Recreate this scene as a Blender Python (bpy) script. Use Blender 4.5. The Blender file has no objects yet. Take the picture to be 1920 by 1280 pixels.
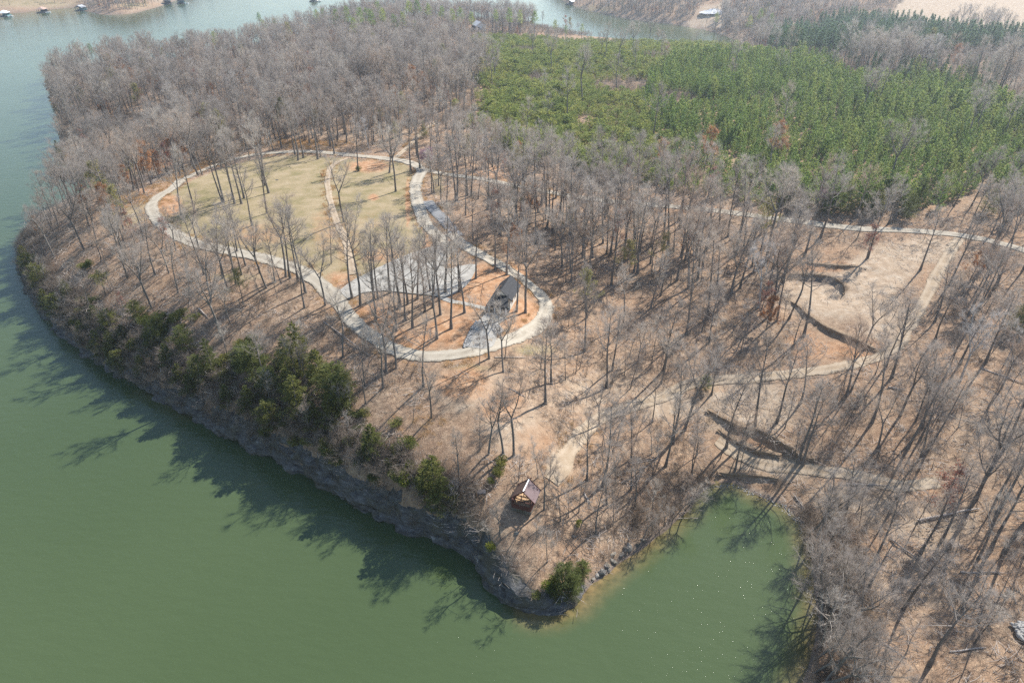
import bpy, bmesh, math, random, time
import numpy as np
from mathutils import Vector, Matrix
T0 = time.time()
random.seed(7)
RNG = np.random.default_rng(11)
R = math.radians
SC = bpy.context.scene
COL = SC.collection

# ------------------------------------------------------------------ camera, sky, sun, exposure
CAM_H, PITCH, FPX = 95.0, R(32.0), 1280.0
cd = bpy.data.cameras.new('camera'); cam = bpy.data.objects.new('camera', cd); COL.objects.link(cam)
cam.location = (0, 0, CAM_H); cam.rotation_euler = (R(90) - PITCH, 0, 0)
cd.sensor_width = 36; cd.lens = 24; cd.clip_start = 1; cd.clip_end = 20000
SC.camera = cam
SUN_AZ, SUN_EL = R(45), R(44)                       # azimuth clockwise from +Y
sdir = Vector((math.sin(SUN_AZ) * math.cos(SUN_EL), math.cos(SUN_AZ) * math.cos(SUN_EL), math.sin(SUN_EL)))
w = bpy.data.worlds.new('World'); SC.world = w; w.use_nodes = True
wn = w.node_tree; sky = wn.nodes.new('ShaderNodeTexSky'); sky.sky_type = 'NISHITA'; sky.sun_disc = False
sky.sun_elevation = SUN_EL; sky.sun_rotation = SUN_AZ; sky.air_density = 1.2; sky.ozone_density = 1.0; sky.dust_density = 0.4
bg = wn.nodes['Background']; bg.inputs['Strength'].default_value = 0.11
wn.links.new(sky.outputs[0], bg.inputs[0])
sl = bpy.data.lights.new('sun', 'SUN'); sl.energy = 5.0; sl.angle = R(0.5); sl.color = (1.0, 0.95, 0.88)
sun = bpy.data.objects.new('sun', sl); COL.objects.link(sun); sun.location = (200, 200, 300)
sun.rotation_euler = sdir.to_track_quat('Z', 'Y').to_euler()
SC.view_settings.view_transform = 'Standard'; SC.view_settings.look = 'None'
SC.view_settings.exposure = 0.88; SC.view_settings.gamma = 1; SC.view_settings.use_curve_mapping = False
cy = SC.cycles
cy.max_bounces = 4; cy.diffuse_bounces = 2; cy.glossy_bounces = 2; cy.transmission_bounces = 2; cy.volume_bounces = 0
cy.transparent_max_bounces = 4; cy.use_adaptive_sampling = False; cy.use_denoising = False; cy.denoiser = 'OPENIMAGEDENOISE'; cy.denoising_input_passes = 'RGB_ALBEDO_NORMAL'; cy.denoising_prefilter = 'ACCURATE'
cy.sample_clamp_indirect = 4; cy.sample_clamp_direct = 14; cy.caustics_reflective = False; cy.caustics_refractive = False

# ------------------------------------------------------------------ helpers: projection, noise, polygons
CT, ST = math.cos(PITCH), math.sin(PITCH)
def ray(px, py):
    u = (np.asarray(px, float) - 960) / FPX; v = -(np.asarray(py, float) - 640) / FPX
    return np.stack([u, CT + v * ST, -ST + v * CT], -1)
def at0(px, py, z=0.0):
    d = ray(px, py); t = (z - CAM_H) / d[..., 2]
    return d[..., :2] * t[..., None]
def pix(x, y, z):
    dz = np.asarray(z) - CAM_H; f = np.asarray(y) * CT - dz * ST; f = np.where(f > .1, f, .1)
    return 960 + FPX * np.asarray(x) / f, 640 - FPX * (np.asarray(y) * ST + dz * CT) / f
def hash2(i, j, s):
    h = (i.astype(np.int64) * 374761393 + j.astype(np.int64) * 668265263 + s * 982451653) & 0x7fffffff
    h = ((h ^ (h >> 13)) * 1274126177) & 0x7fffffff
    return ((h ^ (h >> 16)) & 0xffff) / 65535.0
def vnoise(x, y, sc, s=0):
    x = np.asarray(x) / sc; y = np.asarray(y) / sc
    i = np.floor(x); j = np.floor(y); fx = x - i; fy = y - j
    fx = fx * fx * (3 - 2 * fx); fy = fy * fy * (3 - 2 * fy)
    return (hash2(i, j, s) * (1 - fx) + hash2(i + 1, j, s) * fx) * (1 - fy) + (hash2(i, j + 1, s) * (1 - fx) + hash2(i + 1, j + 1, s) * fx) * fy
def fbm(x, y, sc, s=0, o=3):
    a = 0; n = 0
    for k in range(o):
        a = a + vnoise(x, y, sc / 2 ** k, s + k * 7) / 2 ** k; n += 1 / 2 ** k
    return a / n
def sstep(a, b, x):
    t = np.clip((x - a) / (b - a), 0, 1); return t * t * (3 - 2 * t)
def inpoly(x, y, poly):
    x = np.asarray(x); y = np.asarray(y); r = np.zeros(x.shape, bool); n = len(poly)
    for k in range(n):
        x0, y0 = poly[k]; x1, y1 = poly[(k + 1) % n]
        if y0 == y1: continue
        c = ((y0 > y) != (y1 > y)) & (x < (x1 - x0) * (y - y0) / (y1 - y0) + x0)
        r ^= c
    return r
def segdist(x, y, P, closed=False):
    """distance to a polyline, index of the nearest segment, parameter along it, signed side (right of travel positive)"""
    best = np.full(x.shape, 1e18); bi = np.zeros(x.shape, np.int32); bt = np.zeros(x.shape); bs = np.zeros(x.shape)
    n = len(P); m = n if closed else n - 1
    for k in range(m):
        a = P[k]; b = P[(k + 1) % n]; dx, dy = b[0] - a[0], b[1] - a[1]; L = dx * dx + dy * dy + 1e-9
        t = ((x - a[0]) * dx + (y - a[1]) * dy) / L; tc = np.clip(t, 0, 1)
        d = (x - a[0] - tc * dx) ** 2 + (y - a[1] - tc * dy) ** 2
        q = d < best
        best = np.where(q, d, best); bi = np.where(q, k, bi); bt = np.where(q, t, bt)
        bs = np.where(q, np.sign((x - a[0]) * dy - (y - a[1]) * dx), bs)
    return np.sqrt(best), bi, bt, bs

# ------------------------------------------------------------------ materials
def mat(name, base=(.5, .5, .5), rough=.9, spec=.2):
    m = bpy.data.materials.new(name); m.use_nodes = True
    b = m.node_tree.nodes['Principled BSDF']
    b.inputs['Base Color'].default_value = (*base, 1); b.inputs['Roughness'].default_value = rough
    b.inputs['Specular IOR Level'].default_value = spec
    return m
class NT:
    def __init__(s, m): s.t = m.node_tree; s.b = s.t.nodes['Principled BSDF']
    def n(s, typ, **kw):
        o = s.t.nodes.new(typ)
        for k, v in kw.items(): setattr(o, k, v)
        return o
    def l(s, a, b): s.t.links.new(a, b)
    def noise(s, scale, detail=3, rough=.55, vec=None):
        o = s.n('ShaderNodeTexNoise'); o.inputs['Scale'].default_value = scale; o.inputs['Detail'].default_value = detail
        o.inputs['Roughness'].default_value = rough
        if vec: s.l(vec, o.inputs['Vector'])
        return o.outputs['Fac']
    def ramp(s, fac, stops):
        o = s.n('ShaderNodeValToRGB'); e = o.color_ramp.elements
        while len(e) < len(stops): e.new(.5)
        for k, (p, c) in enumerate(stops): e[k].position = p; e[k].color = (*c, 1) if len(c) == 3 else c
        s.l(fac, o.inputs[0]); return o.outputs[0]
    def mix(s, fac, a, b, mode='MIX'):
        o = s.n('ShaderNodeMix', data_type='RGBA', blend_type=mode)
        for v, i in ((fac, 0), (a, 6), (b, 7)):
            if isinstance(v, (int, float)): o.inputs[i].default_value = v
            elif isinstance(v, tuple): o.inputs[i].default_value = (*v, 1)
            else: s.l(v, o.inputs[i])
        return o.outputs[2]
    def math(s, op, a, b=None, clamp=False):
        o = s.n('ShaderNodeMath', operation=op, use_clamp=clamp)
        for v, i in ((a, 0), (b, 1)):
            if v is None: continue
            if isinstance(v, (int, float)): o.inputs[i].default_value = v
            else: s.l(v, o.inputs[i])
        return o.outputs[0]
    def pos(s): return s.n('ShaderNodeNewGeometry').outputs['Position']
    def attr(s, name): return s.n('ShaderNodeAttribute', attribute_name=name)
    def rnd(s): return s.n('ShaderNodeObjectInfo').outputs['Random']
    def color(s, c): s.l(c, s.b.inputs['Base Color'])
    def bump(s, h, dist=.1, strength=1.0):
        o = s.n('ShaderNodeBump'); o.inputs['Distance'].default_value = dist; o.inputs['Strength'].default_value = strength
        s.l(h, o.inputs['Height']); s.l(o.outputs[0], s.b.inputs['Normal'])

def ground_material():
    m = mat('forest_floor', rough=1, spec=.05); t = NT(m); p = t.pos()
    n1 = t.noise(.09, 4, .6, p); n2 = t.noise(.9, 5, .7, p); n3 = t.noise(5.5, 5, .75, p)
    litter = t.ramp(n2, [(.25, (.11, .08, .058)), (.44, (.24, .172, .122)), (.58, (.34, .25, .174)), (.76, (.45, .345, .245))])
    litter = t.mix(t.ramp(n1, [(.36, (0, 0, 0)), (.66, (1, 1, 1))]), litter, t.mix(.45, litter, (.37, .225, .135)))
    litter = t.mix(.85, litter, t.ramp(n3, [(.3, (.34, .32, .30)), (.52, (1.0, 1.0, 1.0)), (.72, (1.65, 1.6, 1.55))]), 'MULTIPLY')
    clay = t.ramp(t.noise(.6, 5, .65, p), [(.3, (.27, .145, .078)), (.5, (.38, .22, .125)), (.7, (.48, .325, .21))])
    grass = t.ramp(t.noise(.16, 6, .65, p), [(.3, (.185, .165, .082)), (.43, (.25, .206, .118)), (.55, (.305, .245, .155)), (.75, (.365, .297, .205))])
    grass = t.mix(.35, grass, t.ramp(n3, [(.3, (.55, .55, .5)), (.7, (1.35, 1.3, 1.2))]), 'MULTIPLY')
    pale = t.ramp(t.noise(.5, 5, .65, p), [(.3, (.29, .215, .15)), (.5, (.39, .30, .215)), (.7, (.47, .39, .30))])
    a = t.attr('cover'); sep = t.n('ShaderNodeSeparateColor'); t.l(a.outputs['Color'], sep.inputs[0])
    brk = t.math('MULTIPLY', t.math('SUBTRACT', t.noise(.35, 5, .7, p), .5), 1.1)
    c = litter
    for ch, colr in ((2, pale), (0, grass), (1, clay)):
        f = t.math('ADD', sep.outputs[ch], t.math('MULTIPLY', brk, t.math('MULTIPLY', sep.outputs[ch], 1.4)))
        f = t.ramp(f, [(.25, (0, 0, 0)), (.6, (1, 1, 1))])
        c = t.mix(f, c, colr)
    wet_dark = t.attr('wet_dark').outputs['Fac']
    c = t.mix(wet_dark, c, (.17, .135, .11))
    t.color(c); t.bump(t.mix(.5, n2, n3), .35, .8)
    return m
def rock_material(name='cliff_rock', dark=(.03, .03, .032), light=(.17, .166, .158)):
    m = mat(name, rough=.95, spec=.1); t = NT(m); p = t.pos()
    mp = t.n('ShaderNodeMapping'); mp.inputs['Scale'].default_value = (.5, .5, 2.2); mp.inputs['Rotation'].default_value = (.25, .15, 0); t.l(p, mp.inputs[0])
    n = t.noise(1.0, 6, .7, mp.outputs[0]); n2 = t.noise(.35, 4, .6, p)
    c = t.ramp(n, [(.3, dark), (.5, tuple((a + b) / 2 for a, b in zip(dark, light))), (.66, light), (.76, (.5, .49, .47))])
    c = t.mix(t.ramp(n2, [(.46, (0, 0, 0)), (.66, (.7, .7, .7))]), c, (.10, .088, .055))
    t.color(c); t.bump(n, .5, 1)
    return m
def gravel_material(name, cols, sc=.35):
    m = mat(name, rough=1, spec=.1); t = NT(m); p = t.pos()
    c = t.ramp(t.noise(sc, 6, .65, p), [(.28, cols[0]), (.5, cols[1]), (.72, cols[2])])
    c = t.mix(.4, c, t.ramp(t.noise(6, 3, .8, p), [(.3, (.6, .6, .6)), (.7, (1.35, 1.35, 1.35))]), 'MULTIPLY')
    u = t.attr('across').outputs['Fac']                     # worn wheel tracks and a looser crown
    tr = t.math('ABSOLUTE', t.math('SUBTRACT', t.math('ABSOLUTE', u), .48))
    c = t.mix(t.ramp(tr, [(.05, (.55, .55, .55)), (.28, (0, 0, 0))]), c, cols[2])
    t.color(c); t.bump(t.noise(5, 3, .7, p), .05, .6)
    e = t.math('ADD', t.math('ABSOLUTE', u), t.math('MULTIPLY', t.math('SUBTRACT', t.noise(.8, 5, .75, p), .5), .9))   # ragged, overgrown edge
    tr_ = t.n('ShaderNodeBsdfTransparent'); mx = t.n('ShaderNodeMixShader'); t.l(t.ramp(e, [(.82, (0, 0, 0)), (.92, (1, 1, 1))]), mx.inputs[0])
    t.l(t.b.outputs[0], mx.inputs[1]); t.l(tr_.outputs[0], mx.inputs[2]); t.l(mx.outputs[0], t.t.nodes['Material Output'].inputs['Surface'])
    return m
def bark_material(name, lo, hi):
    m = mat(name, rough=.95, spec=.1); t = NT(m); p = t.pos()
    mp = t.n('ShaderNodeMapping'); mp.inputs['Scale'].default_value = (6, 6, 1); t.l(p, mp.inputs[0])
    c = t.ramp(t.noise(1, 4, .7, mp.outputs[0]), [(.3, lo), (.7, hi)])
    r = t.rnd(); c = t.mix(.7, c, t.ramp(r, [(0, (.75, .72, .7)), (.5, (1, 1, 1)), (1, (1.25, 1.22, 1.2))]), 'MULTIPLY')
    t.color(c); t.bump(t.noise(3, 4, .7, mp.outputs[0]), .04, .8)
    return m
def twig_material(name, stops, var=.8):
    m = mat(name, rough=.9, spec=.1); t = NT(m)
    c = t.ramp(t.rnd(), stops)
    c = t.mix(.5, c, t.ramp(t.noise(.8, 2, .6, t.pos()), [(.3, (.65, .65, .65)), (.7, (1.3, 1.3, 1.3))]), 'MULTIPLY')
    t.color(c)
    tr = t.n('ShaderNodeBsdfTranslucent'); t.l(c, tr.inputs[0])
    mx = t.n('ShaderNodeMixShader'); mx.inputs[0].default_value = .4
    t.l(t.b.outputs[0], mx.inputs[1]); t.l(tr.outputs[0], mx.inputs[2])
    t.l(mx.outputs[0], t.t.nodes['Material Output'].inputs['Surface'])
    return m
def leaf_material(name, stops, trans=.45):
    m = mat(name, rough=.7, spec=.25); t = NT(m)
    c = t.ramp(t.rnd(), stops)
    c = t.mix(.75, c, t.ramp(t.noise(1.6, 3, .7, t.pos()), [(.3, (.5, .55, .5)), (.5, (1, 1, 1)), (.72, (1.7, 1.6, 1.25))]), 'MULTIPLY')
    t.color(c)
    tr = t.n('ShaderNodeBsdfTranslucent'); t.l(c, tr.inputs[0])
    mx = t.n('ShaderNodeMixShader'); mx.inputs[0].default_value = trans
    t.l(t.b.outputs[0], mx.inputs[1]); t.l(tr.outputs[0], mx.inputs[2])
    t.l(mx.outputs[0], t.t.nodes['Material Output'].inputs['Surface'])
    return m
def water_material():
    m = mat('lake_water', rough=.06, spec=.5); t = NT(m); t.b.inputs['IOR'].default_value = 1.333; p = t.pos()
    deep = t.ramp(t.noise(.012, 3, .5, p), [(.3, (.047, .070, .028)), (.7, (.060, .085, .037))])
    sh = t.attr('shallow').outputs['Fac']
    sh = t.math('ADD', sh, t.math('MULTIPLY', t.math('SUBTRACT', t.noise(.4, 4, .7, p), .5), t.math('MULTIPLY', sh, 1.6)), clamp=True)
    c = t.mix(sh, deep, t.ramp(t.noise(.7, 4, .6, p), [(.3, (.10, .075, .035)), (.7, (.24, .17, .075))]))
    t.color(c)
    mp = t.n('ShaderNodeMapping'); mp.inputs['Scale'].default_value = (1, 2.0, 1); mp.inputs['Rotation'].default_value = (0, 0, R(24)); t.l(p, mp.inputs[0])
    h = t.math('ADD', t.math('MULTIPLY', t.noise(.32, 3, .5, mp.outputs[0]), 1.0), t.math('MULTIPLY', t.noise(2.2, 3, .6, mp.outputs[0]), .22))
    gate = t.ramp(t.noise(.06, 3, .6, p), [(.42, (.1, .1, .1)), (.7, (1, 1, 1))])
    fl = t.math('MULTIPLY', t.ramp(t.noise(7.0, 1, .5, p), [(.66, (0, 0, 0)), (.78, (1, 1, 1))]), t.math('MULTIPLY', gate, .22))
    t.bump(t.math('ADD', h, fl), .15, .6); t.b.inputs['Roughness'].default_value = .03
    return m
M = dict(
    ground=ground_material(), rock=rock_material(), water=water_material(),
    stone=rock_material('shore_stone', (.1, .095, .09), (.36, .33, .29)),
    gravel=gravel_material('pale_gravel', [(.24, .21, .165), (.34, .30, .24), (.43, .39, .32)]),
    gravel_grey=gravel_material('grey_gravel', [(.24, .23, .205), (.32, .305, .275), (.41, .395, .36)]),
    asphalt=gravel_material('old_asphalt', [(.13, .135, .14), (.18, .185, .19), (.24, .24, .24)]),
    dirt=gravel_material('dirt_track', [(.24, .18, .125), (.34, .265, .185), (.42, .345, .26)]),
    bark=bark_material('bark', (.10, .09, .08), (.26, .238, .215)),
    pale_bark=bark_material('pale_bark', (.30, .285, .26), (.55, .53, .5)),
    brush=twig_material('brush_twigs', [(0, (.19, .155, .125)), (.5, (.26, .215, .175)), (1, (.36, .30, .25))]),
    dead=bark_material('dead_wood', (.28, .24, .21), (.52, .47, .42)),
    twig=twig_material('bare_twigs', [(0, (.28, .245, .215)), (.3, (.42, .375, .335)), (.55, (.38, .33, .29)), (.8, (.52, .47, .41)), (1, (.42, .32, .25))]),
    pale_twig=twig_material('pale_twigs', [(0, (.42, .40, .38)), (1, (.55, .52, .5))]),
    russet=leaf_material('russet_leaves', [(0, (.36, .155, .06)), (1, (.42, .21, .09))]),
    budgreen=leaf_material('spring_buds', [(0, (.25, .24, .07)), (1, (.33, .30, .10))]),
    redbud=leaf_material('redbud_blossom', [(0, (.30, .16, .26)), (1, (.36, .17, .27))]),
    maple=leaf_material('red_maple_buds', [(0, (.34, .14, .10)), (1, (.38, .17, .12))]),
    pine=leaf_material('pine_needles', [(0, (.18, .265, .065)), (.5, (.25, .335, .085)), (1, (.36, .40, .115))]),
    pine_low=leaf_material('low_pine_needles', [(0, (.20, .25, .062)), (.5, (.275, .32, .082)), (1, (.37, .375, .11))]),
    pine_far=leaf_material('far_pine_needles', [(0, (.085, .16, .075)), (1, (.13, .205, .085))]),
    cedar=leaf_material('cedar_foliage', [(0, (.09, .112, .032)), (.5, (.14, .155, .042)), (1, (.205, .20, .056))]),
    lime=leaf_material('lime_foliage', [(0, (.16, .20, .03)), (1, (.22, .23, .04))]),
    drygrass=leaf_material('dry_grass', [(0, (.42, .27, .13)), (1, (.54, .37, .19))]),
)

# ------------------------------------------------------------------ shorelines (photo pixels at water level -> metres)
SH = [(85,150,0),(95,185,2),(108,212,2),(112,250,2),(108,288,2),(120,305,1),(160,318,0),(205,336,0),(236,340,0),(205,352,0),(165,362,0),(115,385,1),(70,412,2),(45,440,1),(36,480,1.1),
      (42,520,1.2),(62,560,1.2),(100,610,1.3),(150,655,1.4),(200,690,1.4),(240,712,1.7),(330,760,2.3),(420,812,3.4),(500,850,4.2),(600,905,5),(700,960,5.2),(780,995,5),
      (835,1018,5),(868,1030,4.8),(893,1050,5.5),(905,1075,4.5),(925,1100,3.6),(975,1138,2.6),(1000,1149,2),(1040,1147,1.4),(1078,1128,.8),(1105,1095,.3),(1140,1072,.2),(1185,1040,.2),
      (1250,990,0),(1290,962,0),(1305,932,0),(1335,908,0),(1375,906,0),(1420,926,0),(1470,946,0),(1510,985,.2),(1512,1010,.4),(1522,1050,.8),(1530,1100,1),(1535,1150,1),(1528,1200,1),
      (1515,1250,1),(1495,1310,1),(1470,1400,1)]
shore = [tuple(at0(a, b)) for a, b, c in SH]; hcl = [c for a, b, c in SH]
tail = [(30,-60),(60,-400),(400,-1500),(9000,-1500),(9000,2600),(260,2600)]
shore += tail; hcl += [0] * len(tail)
back = [(1000,-50),(1035,-12),(1062,5),(1090,17),(1180,36),(1250,44),(1320,56),(1350,64),(1400,84),(1385,94),(1300,84),(1200,77),(1090,67),(1000,50),(900,43),(800,41),(700,43),(640,50),(560,70),(430,104),(300,126),(150,136),(100,140)]
shore += [tuple(at0(a, b)) for a, b in back]; hcl += [0] * len(back)
hcl = np.array(hcl, float)
farl = [tuple(at0(a, b)) for a, b in [(-300,62),(-100,36),(0,27),(30,25),(90,18),(150,14),(168,23),(205,29),(245,27),(290,15),(320,5),(352,-6),(375,-22)]] + [(-700,2600),(-9000,2600),(-9000,620)]
backland = [(-9000,2500),(9000,2500),(9000,9000),(-9000,9000)]

def axis(lo, hi, step, far_lo, far_hi, g):
    c = list(np.arange(lo, hi + 1e-6, step)); s = step; v = lo; a = []
    while v > far_lo: s *= g; v -= s; a.append(v)
    s = step; v = c[-1]; b = []
    while v < far_hi: s *= g; v += s; b.append(v)
    return np.array(a[::-1] + c + b)
GX = axis(-165, 150, .85, -7000, 7000, 1.045)
GY = axis(44, 235, .85, -1400, 7500, 1.04)
X, Y = np.meshgrid(GX, GY)
dist, bi, bt, _ = segdist(X, Y, shore, True)
ins = inpoly(X, Y, shore)
wob = (fbm(X, Y, 7, 3) - .5) * 1.6
D = np.where(ins, dist, -dist)
tc = np.clip(bt, 0, 1)
HC = hcl[bi] * (1 - tc) + hcl[(bi + 1) % len(hcl)] * tc
HC = HC * (.8 + .4 * fbm(X, Y, 12, 5))
for poly in (farl, backland):
    d2, _, _, _ = segdist(X, Y, poly, True); d2 = np.where(inpoly(X, Y, poly), d2, -d2)
    HC = np.where(d2 > D, 0, HC); D = np.maximum(D, d2)
LAND = D.copy()
Dw = D + np.where(HC > 1, 0, wob * .8)
ZP = 19 + 5 * sstep(10, 150, X) * sstep(120, 240, Y) + 4 * (fbm(X, Y, 130, 21, 2) - .5) - 4 * sstep(0, -190, X) + 14 * sstep(450, 900, Y) * sstep(150, 500, X)
ZP = ZP + 2.2 * np.exp(-((X + 55) / 45) ** 2 - ((Y - 175) / 40) ** 2)
ZP = ZP * (1 - .72 * np.exp(-((X - 120) / 190) ** 2 - ((Y - 620) / 130) ** 2))
def blur(A, k, it):
    for _ in range(it):
        for ax in (0, 1):
            c = np.cumsum(np.concatenate([np.repeat(A.take([0], ax), k + 1, ax), A, np.repeat(A.take([-1], ax), k, ax)], ax), ax)
            n_ = A.shape[ax]; A = (c.take(range(2 * k + 1, 2 * k + 1 + n_), ax) - c.take(range(0, n_), ax)) / (2 * k + 1)
    return A
dp = np.maximum(Dw, 0)
HCB = blur(HC, 10, 2)
HCI = HC + (HCB - HC) * sstep(2, 9, dp)
STE = np.interp(bi + tc, [11, 14, 31, 36], [0, 1, 1, 0]) * (LAND == np.where(ins, dist, -dist))
LL = blur(46 - 33 * STE, 8, 2)
Z = np.where(Dw > 0, HCI * sstep(.2, 1.8, dp) + (ZP - HCI) * (1 - np.exp(-dp / LL)) + .12 * np.minimum(dp, 2) * (HC < 1), np.maximum(-.25 * -Dw - .05, -4))
Z = np.where(Dw > 0, Z, np.where(HC > 1.2, np.maximum(-3 * -Dw, -4), Z))

def interp(A, x, y):
    x = np.asarray(x, float); y = np.asarray(y, float)
    i = np.clip(np.searchsorted(GX, x) - 1, 0, len(GX) - 2); j = np.clip(np.searchsorted(GY, y) - 1, 0, len(GY) - 2)
    fx = np.clip((x - GX[i]) / (GX[i + 1] - GX[i]), 0, 1); fy = np.clip((y - GY[j]) / (GY[j + 1] - GY[j]), 0, 1)
    return (A[j, i] * (1 - fx) + A[j, i + 1] * fx) * (1 - fy) + (A[j + 1, i] * (1 - fx) + A[j + 1, i + 1] * fx) * fy
def gz(x, y): return interp(Z, x, y)
def at(px, py):
    """where the view ray through a photo pixel meets the ground"""
    px = np.atleast_1d(np.asarray(px, float)); py = np.atleast_1d(np.asarray(py, float)); d = ray(px, py)
    t1 = (-1 - CAM_H) / d[:, 2]; t0 = (45 - CAM_H) / d[:, 2]; lo = t0.copy(); out = np.full(px.shape, np.nan)
    N = 220
    for k in range(1, N + 1):
        t = t0 + (t1 - t0) * k / N
        hit = np.isnan(out) & (CAM_H + d[:, 2] * t <= np.maximum(gz(d[:, 0] * t, d[:, 1] * t), 0))
        a, b = t0 + (t1 - t0) * (k - 1) / N, t
        if hit.any():
            for _ in range(12):
                mid = (a + b) / 2; under = CAM_H + d[:, 2] * mid <= np.maximum(gz(d[:, 0] * mid, d[:, 1] * mid), 0)
                b = np.where(under, mid, b); a = np.where(under, a, mid)
            out = np.where(hit, b, out)
    out = np.where(np.isnan(out), t1, out)
    x, y = d[:, 0] * out, d[:, 1] * out
    return np.stack([x, y, np.maximum(gz(x, y), 0)], -1)
def at1(px, py): return at([px], [py])[0]
def pts(L): a = np.array(L, float); return at(a[:, 0], a[:, 1])

# ------------------------------------------------------------------ roads: pixel centre lines
ROADS = [  # name, width, material, label, line
    ('gravel_road', 4.3, 'gravel', 'pale gravel loop road curving round the dry meadow above the lake', [(632,562),(600,532),(560,506),(500,486),(440,473),(390,463),(350,451),(315,431),(293,408),(284,388),(297,370),(330,348),(370,325),(420,305),(470,292),(530,286),(575,285),(625,288),(671,293),(718,297),(751,301),(778,309),(791,320),(784,334),(779,354),(782,378),(792,408),(805,428),(824,448),(831,475),(822,500)]),
    ('gravel_driveway', 4.0, 'gravel', 'light grey gravel driveway looping below the dark roofed house', [(622,548),(645,580),(665,605),(700,633),(740,656),(790,668),(840,667),(890,658),(950,640),(1000,616),(1021,592),(1023,567),(1006,546),(976,521),(942,500),(915,485),(880,466),(860,450),(845,438)]),
    ('asphalt_lane', 4.2, 'asphalt', 'short strip of dark worn asphalt beside the curving gravel road', [(800,378),(812,392),(828,408),(845,428),(858,444)]),
    ('upper_road', 3.4, 'gravel', 'straight pale gravel road running along the edge of the pine plantation', [(788,317),(830,326),(900,336),(980,351),(1060,366),(1150,378),(1240,386),(1330,394),(1420,406),(1500,416),(1560,424),(1620,430),(1700,433),(1780,439),(1850,451),(1920,469),(2040,500),(2200,540)]),
    ('dirt_road', 3.2, 'dirt', 'tan dirt road crossing the wooded slope above the small cove', [(1035,903),(1045,880),(1065,850),(1090,815),(1125,785),(1190,760),(1250,742),(1300,717),(1350,713),(1420,707),(1500,698),(1560,690),(1620,675),(1662,660),(1688,640),(1700,618),(1720,588),(1740,550),(1762,505),(1785,468),(1800,448)]),
    ('dirt_track', 2.3, 'dirt', 'faint twin rut dirt track crossing the dry meadow', [(652,297),(628,307),(617,322),(614,340),(617,365),(624,392),(634,420),(646,447),(655,480),(662,515)]),
    ('woodland_track', 2.6, 'dirt', 'narrow earth track climbing into the bare woods past the meadow', [(742,297),(765,276),(790,250),(818,228)]),
    ('terrace_track', 3.2, 'dirt', 'tan earth track at the foot of the dug bank beside the cove', [(1345,822),(1390,850),(1440,868),(1500,872),(1560,885),(1600,890),(1680,910),(1760,905)]),
    ('far_road', 5.0, 'dirt', 'pale dirt road climbing from the far shore clearing', [(1318,42),(1330,25),(1345,12),(1365,0),(1385,-14)]),
    ('footpath', 1.6, 'gravel_grey', 'narrow pale footpath crossing the clay yard to the dark roofed house', [(822,556),(850,566),(880,571),(912,579)]),
]
def smoothline(P, step):
    P = np.asarray(P, float); out = []
    Q = np.vstack([2 * P[0] - P[1], P, 2 * P[-1] - P[-2]])
    for k in range(1, len(Q) - 2):
        p0, p1, p2, p3 = Q[k - 1:k + 3]; n = max(2, int(np.linalg.norm(p2 - p1) / step))
        for t in np.arange(n) / n:
            out.append(.5 * ((2 * p1) + (-p0 + p2) * t + (2 * p0 - 5 * p1 + 4 * p2 - p3) * t * t + (-p0 + 3 * p1 - 3 * p2 + p3) * t ** 3))
    out.append(P[-1]); return np.array(out)
RL = [(n, wd, mt, lb, smoothline(pts(l)[:, :2], 1.4)) for n, wd, mt, lb, l in ROADS]
# scarps: dug banks, lower on the side nearer the water
SCARPS = [(1.3,[(1480,514),(1530,517),(1562,522),(1582,538),(1585,552)]),(.55,[(1505,492),(1560,500),(1625,503)]),(.8,[(1480,562),(1520,596),(1570,626),(1645,657)]),
          (.6,[(1325,770),(1380,800),(1420,808),(1460,831),(1500,857),(1530,862)]),(.4,[(1345,806),(1390,836),(1420,850),(1465,857)]),(.35,[(1345,888),(1400,893),(1460,900)]),
          (1.0,[(1380,330),(1600,350),(1750,355)])][:6]
for h, l in SCARPS:
    P = pts(l)[:, :2]; P = smoothline(P, 1.0)
    d, i, t, s = segdist(X, Y, P)
    over = np.where((i == 0) & (t < 0), -t, 0) + np.where((i == len(P) - 2) & (t > 1), t - 1, 0)
    wgt = np.exp(-(over / 2.5) ** 2) * np.clip(1 - np.abs(d) / 60, 0, 1)
    sd = d * s + (fbm(X, Y, 4, 31) - .5) * 1.6
    Z = Z - np.where(LAND > 1, wgt * h * sstep(-.2, .9, sd) * np.exp(-np.maximum(sd, 0) / 7), 0)
RD = np.full(X.shape, 1e9)
near = (np.abs(X) < 420) & (Y > 30) & (Y < 900)
for n, wd, mt, lb, L in RL:
    d = segdist(X[near], Y[near], L[::2])[0] - wd / 2
    RD[near] = np.minimum(RD[near], d)
bumps = (fbm(X, Y, 9, 41, 4) - .5) * .9 + (fbm(X, Y, 2.2, 44, 2) - .5) * .25
MEADOW = [(298,398),(312,366),(360,338),(420,314),(480,298),(530,293),(640,296),(700,302),(760,306),(776,330),(772,400),(798,446),(815,470),(760,482),(700,505),(625,545),(560,498),(480,478),(400,458),(340,436)]
PX, PY = pix(X, Y, Z)
inmead = inpoly(PX, PY, MEADOW)
Z = Z + np.where(LAND > .5, bumps * sstep(.5, 4, RD) * np.where(inmead, .15, 1) * np.clip(LAND / 4, 0, 1) * np.clip(1 - (Y - 300) / 400, .4, 1), 0)
PX, PY = pix(X, Y, Z)
print('terrain', round(time.time() - T0, 1))

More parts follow.
